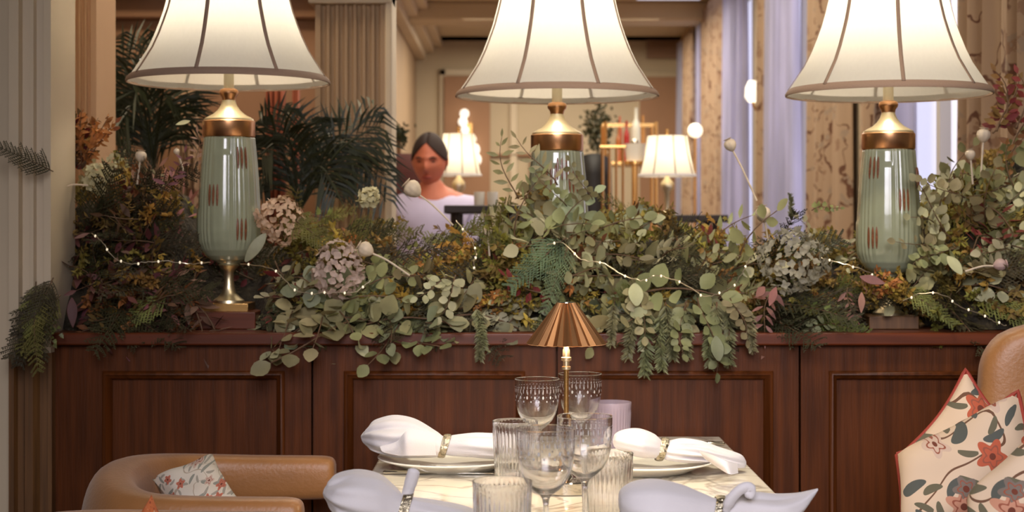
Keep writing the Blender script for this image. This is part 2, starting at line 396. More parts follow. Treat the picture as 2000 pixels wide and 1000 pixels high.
# near partition: left wall piece, fluted pilaster
sbox('wall_partition', M['brownwall'], -1.9, -.62, 5.55, 5.7, 0, 3.05)
mb = MB()
for dz, pr in ((1.8, .04), (1.87, .09), (1.93, .14)): mb.box(-1.9, -.62, 5.55-pr, 5.56, .118+dz, 2.3)
struct(mb.obj('trim_7', M['brownwall'], smooth=False, bevel=.01))
def fluted(name, x0, x1, y0, y1, z0, z1, n, mt, cap=True, depth=.012, label=None):
    """pilaster with n vertical flutes cut in its face"""
    mb = MB(); e = .012; prof = [(x0, y1), (x0, y0), (x0+e, y0)]
    wd = (x1-x0-2*e)/n
    for k in range(n):
        a = x0+e+k*wd
        prof.append((a+wd*.16, y0))
        for j in range(1, 6):
            q = PI*j/6; prof.append((a+wd*.5-math.cos(q)*wd*.32, y0+math.sin(q)*depth))
        prof.append((a+wd*.84, y0))
    prof += [(x1-e, y0), (x1, y0), (x1, y1)]
    m = len(prof); vs = [(x, y, z0) for x, y in prof]+[(x, y, z1) for x, y in prof]
    fs = [(i, (i+1) % m, m+(i+1) % m, m+i) for i in range(m)]+[tuple(range(m, 2*m))]
    mb.add(vs, fs)
    return struct(mb.obj(name, mt, angle=30))
fluted('trim_8', -1.92*.0-.608, -.39, 4.98, 5.12, 0, 1.206+433*5/F, 7, M['tan'])
mb = MB()
for k, (z, pr) in enumerate([(.0, .02), (.03, .035), (.06, .05)]): mb.box(-.608-pr, -.39+pr, 4.98-pr, 5.12, 1.206+433*5/F+z, 1.206+433*5/F+z+.05 if k < 2 else 2.6)
struct(mb.obj('trim_9', M['cream'], smooth=False, bevel=.006))
# edge board of the opening, its lit look put into the lighter cream paint
sbox('trim_10', M['cream'], -.392, -.370, 4.965, 5.16, 0, 2.6, bevel=.006)
# left near fluted column (pinkish)
fluted('trim_11', P(98,0,4.1).x, P(188,0,4.1).x, 4.1, 4.3, 0, 2.6, 6, M['pinkcream'], depth=.008)
# moulded door-case at left edge
mb = MB(); d = 3.42
prof = [(16, .20), (16, .03), (17, .0), (36, .0), (38, .022), (52, .024), (55, .012), (62, .012), (65, .024), (80, .03), (82, .012), (96, .012), (97, .2)]
pr = [((x-1000)*d/F, d+y) for x, y in prof]; m = len(pr)
z0, z1 = 1.206-(690-443)*d/F, 2.7
mb.add([(x, y, z0) for x, y in pr]+[(x, y, z1) for x, y in pr], [(i, (i+1) % m, m+(i+1) % m, m+i) for i in range(m)]+[tuple(range(m))])
struct(mb.obj('trim_12', M['cream'], angle=30))
mb = MB()
prof = [(14, .20), (14, .01), (24, .01), (28, .025), (40, .025), (44, .015), (60, .015), (70,.03), (86, .03), (90, .012), (98, .012), (98, .2)]
pr = [((x-1000)*d/F, d+y) for x, y in prof]; m = len(pr)
mb.add([(x, y, 0) for x, y in pr]+[(x, y, z0) for x, y in pr], [(i, (i+1) % m, m+(i+1) % m, m+i) for i in range(m)]+[tuple(range(m))])
struct(mb.obj('trim_13', M['timber'], angle=30))
sbox('wall_near_left', M['cream'], -2.0, P(20,0,d).x, d+.05, d+.3, 0, 2.7)

# ---- right window wall
def WR(d): return 1.443+.0162*d
def wall_seg(name, d0, d1, z0, z1, mt, th=.12, off=0):
    vs = []
    for d, s in ((d0, 0), (d0, 1), (d1, 1), (d1, 0)): vs.append((WR(d)+off+s*th, d))
    mb = MB(); mb.add([(x, y, z0) for x, y in vs]+[(x, y, z1) for x, y in vs], [(0,3,2,1),(4,5,6,7),(0,1,5,4),(1,2,6,5),(2,3,7,6),(3,0,4,7)])
    return mb.obj(name, mt, smooth=False)
wins = [(5.15, 6.35), (8.0, 9.5), (10.75, 12.1), (13.2, 14.9)]
edges = [3.9]+[e for w_ in wins for e in w_]+[16.0]
k = 0
for i in range(0, len(edges), 2):
    struct(wall_seg('wall_right', edges[i], edges[i+1], 0, 3.05, M['tan2']))
for i, (a, b) in enumerate(wins):
    struct(wall_seg('wall_right', a, b, 0, .35, M['tan2'])); struct(wall_seg('wall_right', a, b, 2.8, 3.05, M['tan2']))
    struct(wall_seg('window_%d' % (i+1), a+.03, b-.03, .37, 2.78, M['sky'], th=.02, off=.03))
    mb = MB()
    for dd in (a, (a+b)/2, b-.05):
        x = WR(dd)
        mb.add([(x-.01, dd, .35), (x+.1, dd, .35), (x+.1, dd+.05, .35), (x-.01, dd+.05, .35), (x-.01, dd, 2.8), (x+.1, dd, 2.8), (x+.1, dd+.05, 2.8), (x-.01, dd+.05, 2.8)], [(0,3,2,1),(4,5,6,7),(0,1,5,4),(1,2,6,5),(2,3,7,6),(3,0,4,7)])
    struct(mb.obj('trim_%d' % (14+i), M['whiteframe'], smooth=False))
# drapes
M['sheer'] = mat('white_sheer', C(206,204,222), .9, noise=.12, nscale=9, stretch=(1,1,.15), translucent=.55)
def drape(name, d0, d1, mt, label, group, amp=.05, wl=.17, off=.07, gather=.0):
    t = thing(name, label, 'curtain', (WR((d0+d1)/2)-off, (d0+d1)/2, 3.0), group)
    dm = (d0+d1)/2; x0 = WR(dm)-off; mb = MB(); n = max(24, int((d1-d0)/.012)); ph = R.random()*6
    def fn(u, v):
        d = d0+(d1-d0)*u; z = -.02-2.93*v
        sq = 1-gather*math.sin(PI*v)
        dd = dm+(d-dm)*sq
        x = WR(dd)-off+amp*(math.sin(2*PI*d/wl+ph)+.35*math.sin(2*PI*d/wl*2.3+v*2))*(.6+.4*v)
        return (x-x0, dd-dm, z)
    mb.grid(n, 16, fn); mb.obj('cloth', mt, t, solid=.004)
    mb = MB(); mb.tube([(WR(d0)-off-x0, d0-dm, 0), (WR(d1)-off-x0, d1-dm, 0)], .014, 8); mb.obj('rail', M['brass'], t)
    return t
G1 = 'patterned drapes along the window wall'
for i, (a, b, nm) in enumerate([(4.45, 5.2, 'taupe floral drape at the far right edge behind the tall foliage'),
        (6.4, 6.75, 'narrow taupe drape just behind the right brass-collared lamp'),
        (7.25, 8.15, 'taupe patterned drape left of the right lamp neck'),
        (9.6, 9.95, 'taupe patterned drape beside the wall sconce'),
        (11.9, 13.35, 'broad taupe patterned drape left of the tall lilac-lit window'),
        (14.3, 15.15, 'farthest taupe drape close to the vent grille')]):
    drape('curtain', a, b, M['damask'], nm, G1, amp=.04)
for i, (a, b, nm) in enumerate([(6.0, 6.32, 'white sheer curtain gathered behind the right lamp neck'), (8.6, 9.5, 'bright white sheer curtain between the wall sconce and right lampshade'), (10.8, 11.75, 'bright lilac-white sheer curtain right of the tall poppy pod'), (13.4, 13.75, 'thin strip of white sheer curtain beside the round globe light'), (15.3, 15.6, 'farthest strip of white sheer curtain at the corner')]):
    drape('sheer_curtain', a, b, M['sheer'], nm, 'sheer curtains along the window wall', amp=.045, wl=.15, off=.07)

# ---------------------------------------------------------------- cabinet (sideboard divider)
CT = .980; CF = 3.46
def X(px, d=CF): return (px-1000)*d/F
cab = thing('sideboard', 'long dark mahogany sideboard divider with four moulded panels', 'sideboard', (X(1050), 3.7, 0))
ox, oy = cab.location.x, cab.location.y
js = [100, 610, 1087.5, 1562, 2060]
MB().box(X(100)-ox, X(2060)-ox, CF+.03-oy, 4.02-oy, 0, CT-.028).obj('carcass', M['mahog'], cab, smooth=False)
tp = MB().box(X(96)-ox, X(2080)-ox, 3.435-oy, 4.04-oy, CT-.027, CT).obj('top', M['mahog2'], cab, bevel=.004)
fr = [(203, 553), (675, 1022), (1155, 1507), (1622, 1975)]
for i in range(4):
    a, b = X(js[i])+.0025, X(js[i+1])-.0025; f0, f1 = X(fr[i][0]), X(fr[i][1]); zt = 1.206-(728-443)*CF/F; zb = .13
    mb = MB()
    def bx(x0, x1, z0, z1, y0=CF, y1=CF+.029): mb.box(x0-ox, x1-ox, y0-oy, y1-oy, z0, z1)
    bx(a, f0, .03, CT-.029); bx(f1, b, .03, CT-.029); bx(f0, f1, zt, CT-.029); bx(f0, f1, .03, zb); bx(f0, f1, zb, zt, CF+.013, CF+.029)
    pn = mb.obj('door', M['mahog'], cab, smooth=False)
    mb = MB(); s = .02
    # raised bolection moulding, mitred
    prof = [(0, 0), (.003, -.008), (.008, -.010), (.012, -.004), (.016, -.001), (.020, .012)]
    n = len(prof); vs = []; corners = [(f0, zb, 1, 1), (f1, zb, -1, 1), (f1, zt, -1, -1), (f0, zt, 1, -1)]
    for cx, cz, sx, sz in corners:
        for u, v_ in prof: vs.append((cx+sx*u-ox-.004*sx, CF+v_-oy, cz+sz*u-.004*sz))
    fs = []
    for c_ in range(4):
        for j in range(n-1): a_ = c_*n+j; b_ = ((c_+1) % 4)*n+j; fs.append((a_, b_, b_+1, a_+1))
    mb.add(vs, fs); mb.obj('moulding', M['mahog'], pn, angle=60)

# ---------------------------------------------------------------- table and setting
TZ = .76
tb = thing('dining_table', 'marble topped dining table laid for four in front of the sideboard', 'table', (.093, 2.72, 0))
MB().box(-.35, .35, -.72, .71, TZ-.022, TZ).obj('tabletop', M['marble'], tb, bevel=.004)
MB().box(-.3, .3, -.62, .62, TZ-.06, TZ-.0225).obj('apron', M['dark'], tb, smooth=False)
MB().lathe([(.0, 0), (.26, 0), (.26, .015), (.06, .04), (.035, .08), (.035, .66), (.12, .6995)], 40).obj('pedestal', M['brass'], tb)

def ring_solid(prof_out, th):
    """closed glass wall: outer then inner profile offset by th"""
    return prof_out
WG = None
def wine_glass(x, y, label, rz):
    global WG
    if WG:
        o = dup(WG, label, 'engraved wine glasses on the table', (x, y, TZ+.0005)); o.rotation_euler = (0, 0, rz); return o
    t = thing('wine_glass', label, 'wine glass', (x, y, TZ+.0005), 'engraved wine glasses on the table', rz); WG = t
    H = .172
    outer = [(.0305, .0), (.031, .001), (.020, .003), (.008, .007), (.0042, .014), (.0036, .03), (.0036, .066), (.0046, .076), (.0085, .0815), (.018, .088), (.0275, .098), (.0345, .111), (.0385, .128), (.0397, .148), (.0400, .166), (.0400, H)]
    inner = [(.0388, H), (.0388, .166), (.0385, .148), (.0372, .128), (.0332, .112), (.0262, .100), (.0175, .0915), (.008, .087), (0, .0855)]
    bowl = MB(); bowl.lathe([(r, z) for r, z in outer if z >= .076]+inner, 72, caps=False)
    bowl.v = bowl.v; 
    # bowl + stem as one closed wall
    full = MB(); full.lathe([(0, 0)]+outer+inner, 72); full.obj('bowl_and_stem', M['glass'], t)
    e = MB()
    def strip(z, h, w_, k, n, r=None):
        for i in range(n):
            a = 2*PI*(i+k)/n; rr = (r or .0400)+.0002
            vs = []
            for q in range(8):
                b = 2*PI*q/8; aa = a+math.cos(b)*w_/rr; vs.append((rr*math.cos(aa), rr*math.sin(aa), z+math.sin(b)*h))
            e.add(vs, [tuple(range(8))])
    strip(.1525, .0042, .0007, 0, 34, .0399); strip(.1415, .0030, .0016, .5, 17, .0394); strip(.1345, .0018, .0012, 0, 17, .0391); strip(.159, .0005, .0016, 0, 40, .0400)
    e.obj('engraving', M['etch'], t)
    m = MB(); m.lathe([(.0400, H-.0006), (.0404, H), (.0399, H+.0007), (.0392, H+.0005), (.0389, H)], 72); m.obj('rim', M['glass'], t)
    return t
def gx(px, d): return (px-1000)*d/F
wine_glass(gx(1066, 2.19), 2.19, 'front wine glass left of the brass table lamp stem, nearest the camera', .2)
wine_glass(gx(1142, 2.33), 2.33, 'wine glass right of the lamp stem, second nearest the camera', 1.1)
wine_glass(gx(1049, 2.9), 2.9, 'wine glass left of the lamp stem and under its shade, toward the sideboard', 2.2)
wine_glass(gx(1133, 3.0), 3.0, 'farthest wine glass, partly behind the brass lamp stem', 3.0)
TU = {}
def tumbler(px, d, label, mt, rz=0):
    loc = (gx(px, d), d, TZ+.0005)
    if mt.name in TU:
        o = dup(TU[mt.name], label, 'ribbed glass tumblers on the table', loc); o.rotation_euler = (0, 0, rz); return o
    H = .107
    rib = lambda a, z, r: (1+.010*math.cos(a*40)) if (.006 < z < .092 and r > .036) else 1
    out = [(0, 0), (.031, 0), (.0338, .002), (.0345, .006), (.0352, .02), (.0372, .055), (.0388, .086), (.0393, .095), (.0400, H-.001), (.0397, H)]
    inn = [(.0388, H), (.0380, .093), (.0362, .055), (.0343, .02), (.0325, .011), (0, .010)]
    def rf(a, z, r, lim=[0]): return 1
    mb = MB()
    no = len(out)
    seg = 264
    mb.lathe(out+inn, seg)
    vs = mb.v
    for i, (r, z) in enumerate(out):
        if .004 < z < .09 and r > .03:
            for k in range(seg):
                a = 2*PI*k/seg; s = 1+.020*math.sin(a*36)
                x, y, zz = vs[i*seg+k]; vs[i*seg+k] = (x*s, y*s, zz)
    t = mb.obj('tumbler', mt); t.location = loc; t.rotation_euler = (0, 0, rz)
    tag(t, label, 'glass', 'ribbed glass tumblers on the table'); TU[mt.name] = t; return t
tumbler(981, 2.15, 'ribbed tumbler nearest the camera, in front of the wine glasses', M['glass'])
tumbler(1006, 2.817, 'ribbed tumbler beside the left plate and folded napkin', M['glass'], .4)
tumbler(1185, 2.415, 'ribbed tumbler left of the right hand plate', M['glass'], .9)
tumbler(1193, 3.12, 'lilac tinted frosted tumbler at the back of the table', M['glassp'])

PL = None
def plate(px, d, label):
    global PL
    loc = (gx(px, d), d, TZ)
    if PL: return dup(PL, label, 'white dinner plates', loc)
    o = MB().lathe([(0, .0), (.085, .0), (.09, .003), (.115, .013), (.1345, .0195), (.1352, .0212), (.1335, .0225), (.113, .0165), (.092, .0075), (0, .006)], 96).obj('dinner_plate', M['china'])
    o.location = loc; tag(o, label, 'plate', 'white dinner plates'); PL = o; return o
plate(880, 2.985, 'white dinner plate under the napkin on the far left setting')
plate(1252, 2.95, 'white dinner plate under the napkin on the far right setting')
plate(800, 2.30, 'white dinner plate under the near left napkin')
plate(1300, 2.27, 'white dinner plate under the near right napkin')

def napkin(label, d, st, flaps, ringi, zf, ripk=5, seedp=0, name='folded_napkin', dd=0):
    """st: stations (px, ytop, ybottom, half depth m, ripple)"""
    rr = random.Random(seedp); c0 = P(st[ringi][0], (st[ringi][1]+st[ringi][2])/2, d)
    t = thing(name, label, 'napkin', (c0.x, c0.y, zf), 'ringed linen napkins')
    pts = []
    N = 90; S = 96
    xs = [s[0] for s in st]
    def at(u):
        tt = u*(len(st)-1); i = min(int(tt), len(st)-2); f = tt-i
        a0, a1, a2, a3 = st[max(i-1, 0)], st[i], st[i+1], st[min(i+2, len(st)-1)]
        return [.5*(2*a1[k]+(a2[k]-a0[k])*f+(2*a0[k]-5*a1[k]+4*a2[k]-a3[k])*f*f+(3*a1[k]-a0[k]-3*a2[k]+a3[k])*f**3) for k in range(5)]
    def fn(u, v):
        px, yt, yb, hw, rp = at(v)
        a = 2*PI*u
        top = P(px, yt, d); bot = P(px, yb, d); hz = (top.z-bot.z)/2; cz = (top.z+bot.z)/2
        k = 1+rp*(1.5*(abs(math.sin(ripk*.5*a+seedp+v*1.5))**.7-.6)+.5*math.sin((ripk*2+1)*a+seedp*2.1-v*3))
        ca, sa = math.cos(a), math.sin(a)
        ff = .0016*math.sin(v*31+a*3)*rp*8
        x = top.x+ff*sa; y = d+dd*(v-.5)+ca*hw*k; z = cz+sa*hz*(k if sa > 0 else 1)
        if sa < 0: z = max(z, zf+.0008+.002*abs(math.sin(a*7)))
        x += rp*.02*math.sin(a*ripk+seedp)
        return (x-c0.x, y-c0.y, z-zf)
    mb = MB(); mb.grid(S, N, fn, closed_u=True)
    mb.f.append(tuple(u*N for u in range(S))); mb.m.append(0)
    mb.f.append(tuple(u*N+N-1 for u in range(S))[::-1]); mb.m.append(0)
    for fl in flaps:
        # fl: list of rows; each row list of (px,py,d)
        rows = [[P(*p) for p in r] for r in fl]
        rows = [smooth_path(r, 5) for r in rows]
        cols = [smooth_path([r[j] for r in rows], 5) for j in range(len(rows[0]))]
        nn = len(cols[0]); nj = len(cols)
        th = Vector((0, .0016, 0))
        o = len(mb.v)
        mb.add([cols[j][i]-c0+Vector((0, 0, c0.z-zf)) for j in range(nj) for i in range(nn)], [(j*nn+i, (j+1)*nn+i, (j+1)*nn+i+1, j*nn+i+1) for j in range(nj-1) for i in range(nn-1)])
    cl = mb.obj('cloth', M['linen'], t, angle=None)
    s = st[ringi]; top = P(s[0], s[1], d); bot = P(s[0], s[2], d)
    hz = (top.z-bot.z)/2+.003; cz = (top.z+bot.z)/2
    rg = MB(); hwid = .0075
    def rfn(u, v):
        a = 2*PI*u; b = 2*PI*v
        k = .0022*(1+.25*math.sin(a*16))
        ry = s[3]+.003; ca, sa = math.cos(a), math.sin(a)
        return (hwid*math.sin(b)+.006*sa, ca*(ry+k*math.cos(b)), cz-zf+sa*(hz+k*math.cos(b)))
    rg.grid(80, 12, rfn, closed_u=True); 
    rg.obj('napkin_ring', M['antique'], t)
    return t
pz = TZ+.0075
napkin('white linen napkin in silver ring, on the far left plate', 2.97,
    [(705,851,855,.002,0),(710,844,864,.012,.05),(720,833,873,.03,.12),(736,823,882,.046,.16),(768,816,892,.055,.13),(810,821,894,.045,.08),(850,843,893,.026,.05),(868,853,889,.016,.02),(888,850,891,.02,.04),(925,847,893,.035,.09),(965,848,896,.042,.10),(1000,851,899,.04,.12),(1018,860,896,.03,.1)],
    [[[(742,872,2.905),(745,880,2.90),(750,884,2.90)],[(775,862,2.90),(778,875,2.895),(780,890,2.90)],[(798,840,2.90),(799,860,2.885),(800,890,2.89)],[(850,846,2.93),(850,866,2.92),(852,889,2.925)]]], 7, pz, 4, 1)
napkin('white linen napkin in silver ring, on the far right plate', 2.93,
    [(1197,858,866,.004,0),(1203,846,876,.02,.03),(1222,839,885,.04,.04),(1250,838,893,.048,.05),(1278,848,895,.03,.03),(1293,860,895,.018,.02),(1308,862,900,.025,.10),(1335,860,903,.035,.18),(1368,864,904,.038,.2),(1400,874,906,.035,.18),(1430,882,915,.03,.12),(1450,890,920,.015,.05),(1457,900,908,.004,0)],
    [[[(1365,880,2.87),(1370,888,2.86),(1375,895,2.87)],[(1395,890,2.80),(1397,903,2.79),(1400,912,2.80)],[(1418,900,2.77),(1421,913,2.755),(1424,926,2.75)],[(1440,905,2.80),(1441,915,2.79),(1442,924,2.78)]]], 5, pz, 5, 3)
napkin('white linen napkin in silver ring with one upright rolled corner, near left', 2.33,
    [(631,962,966,.002,0),(636,951,975,.012,.06),(647,939,990,.03,.12),(666,929,1006,.046,.15),(700,921,1022,.055,.07),(740,928,1030,.045,.06),(770,950,1028,.028,.04),(790,968,1022,.019,.02),(812,972,1022,.024,.04),(860,980,1025,.04,.08),(905,990,1028,.04,.08),(935,1000,1028,.02,.05)],
    [], 7, pz, 4, 5)
nk = [o for o in COL.objects if o.name.startswith('folded_napkin')][-1]
# upright rolled corner belongs to the same cloth: model it into the cloth mesh
def add_to_cloth(nap, mb):
    cl = [c for c in nap.children if c.name.startswith('cloth')][0]; me = cl.data
    vs = [tuple(v.co) for v in me.vertices]; fs = [tuple(p.vertices) for p in me.polygons]; o = len(vs)
    vs += [tuple(Vector(v)-nap.location) for v in mb.v]; fs += [tuple(i+o for i in f) for f in mb.f]
    m2 = bpy.data.meshes.new('cloth'); m2.from_pydata(vs, [], fs); m2.materials.append(M['linen']); m2.polygons.foreach_set('use_smooth', [True]*len(m2.polygons)); cl.data = m2
mb = MB(); mb.tube(smooth_path([P(792,982,2.33), P(797,960,2.33), P(803,940,2.325), P(808,922,2.32), P(809,918.5,2.32)], 4), [.007]*2+[.0085]*5+[.0092]*5+[.0088]*3+[.007,.003], 14); add_to_cloth(nk, mb)
napkin('white linen napkin in silver ring with long pointed corner, near right', 2.28,
    [(1208,972,985,.004,0),(1214,955,1005,.025,.02),(1238,942,1025,.045,.03),(1280,938,1036,.055,.04),(1330,948,1038,.045,.04),(1375,965,1036,.028,.03),(1400,974,1032,.019,.02),(1425,966,1028,.026,.05),(1470,962,1026,.04,.09),(1520,966,1020,.04,.08),(1560,963,1005,.025,.04),(1585,957,975,.01,.02),(1597,954,958,.003,0)],
    [], 6, pz, 3, 2)
nk = [o for o in COL.objects if o.name.startswith('folded_napkin')][-1]
mb = MB(); mb.tube(smooth_path([P(1418,998,2.255), P(1428,975,2.245), P(1445,957,2.24), P(1460,952,2.24), P(1466,960,2.24), P(1458,972,2.24)], 5), [.006]*3+[.009]*8+[.0095]*8+[.008]*5+[.005,.003], 12, flat=.7); add_to_cloth(nk, mb)

# cutlery
def knife(p0, p1, label, g=None):
    a = Vector(p0); b = Vector(p1); t = thing('table_knife', label, 'knife', a, 'table knives'); dr = (b-a); L = dr.length; ang = math.atan2(dr.y, dr.x)
    t.rotation_euler = (0, 0, ang)
    mb = MB(); mb.tube([(0, 0, .004), (.004, 0, .0045), (.05, 0, .0045), (.09, 0, .004), (.10, 0, .004)], [.003, .0065, .0058, .0045, .005], 12, flat=.6); mb.obj('handle', M['silver'], t)
    mb = MB(); mb.add([(.10,-.004,.002),(.10,.004,.002),(.17,.009,.0015),(L-.012,.008,.0015),(L,.0,.0015),(L-.02,-.006,.0015),(.10,-.004,.0045),(.10,.004,.0045),(.17,.009,.003),(L-.012,.008,.002),(L,.0,.002),(L-.02,-.006,.003)], [(5,4,3,2,1,0),(6,7,8,9,10,11)]+[(i,(i+1)%6,6+(i+1)%6,6+i) for i in range(6)]); mb.obj('blade', M['chrome'], t, angle=30)
    return t
z = TZ+.0005
def tp_(px, py): d = .446*F/(py-443); return Vector(((px-1000)*d/F, d, z))
knife(tp_(748, 927), tp_(985, 927), 'silver knife lying in front of the left plate')
knife(tp_(1416, 871), tp_(1235, 866), 'silver knife behind the right plate near the table corner')
def fork(p0, p1, label):
    a = Vector(p0); b = Vector(p1); t = thing('table_fork', label, 'fork', a); dr = b-a; L = dr.length; t.rotation_euler = (0, 0, math.atan2(dr.y, dr.x))
    mb = MB(); mb.tube([(0,0,.003),(.005,0,.003),(.06,0,.004),(.13,0,.006)], [.004,.007,.004,.0025], 10, flat=.4); mb.obj('handle', M['silver'], t)
    mb = MB(); mb.box(.128, .15, -.011, .011, .004, .006)
    for k in range(4): mb.tube([(.148, -.0095+k*.0063, .005), (L, -.0095+k*.0063, .009)], [.0018,.0012], 6)
    mb.obj('tines', M['silver'], t)
fork(tp_(1010, 918), tp_(1010-190, 919) + Vector((0,.0,0)), 'silver fork lying at the edge of the left plate')

# small brass table lamp with pleated conical shade
d = 2.72; cx = gx(1106, d)
t = thing('cordless_lamp', 'small brass lamp with pleated metal cone shade standing on the marble table', 'table lamp', (cx, d, TZ))
def z_(py, dd=d): return ZC-(py-HY)*dd/F-TZ
s = d/F
MB().lathe([(0, 0), (.052, 0), (.054, .002), (.054, .020), (.052, .022), (.012, .024), (.008, .03), (0, .03)], 64).obj('base', M['chrome'], t)
MB().lathe([(.0042, .028), (.0042, z_(700)), (.0062, z_(700)), (.0062, z_(697)), (.0052, z_(696))], 20).obj('stem', M['brass'], t)
MB().lathe([(.004, z_(722)), (.0075, z_(721)), (.0075, z_(716)), (.0055, z_(715)), (.0055, z_(705)), (.0085, z_(704)), (.0085, z_(698)), (.006, z_(697)), (.006, z_(684)), (.0045, z_(680)), (.0045, z_(640)), (0, z_(640))], 24).obj('collar', M['palebrass'], t)
mb = MB(); n = 24; seg = n*2; vs = []; fs = []
zt, zb = z_(591), z_(671); rt, rb = 18*s, 78*s
for j, (r, zz) in enumerate([(rt, zt), (rb, zb)]):
    for k in range(seg):
        a = 2*PI*k/seg; q = r*(1.0 if k % 2 == 0 else .93); vs.append((q*math.cos(a), q*math.sin(a), zz-(0 if k % 2 == 0 else .0012)))
for k in range(seg): k2 = (k+1) % seg; fs.append((k, seg+k, seg+k2, k2))
mb.add(vs, fs); sh = mb.obj('lamp_shade', M['copper'], t, smooth=False, solid=.0012)
MB().lathe([(0, zt+.001), (rt*.96, zt+.001), (rt*.98, zt-.0005), (0, zt-.0008)], 40).obj('shade_cap', M['silver'], sh)
bl = MB().ball((0, 0, z_(645)), .008).obj('bulb', M['warmglow'], t)
l = bpy.data.lights.new('lamp_light', 'POINT'); l.energy = 5.5; l.color = (1, .84, .6); l.shadow_soft_size = .012
lo = bpy.data.objects.new('lamp_light', l); COL.objects.link(lo); lo.location = (cx, d, TZ+z_(660))
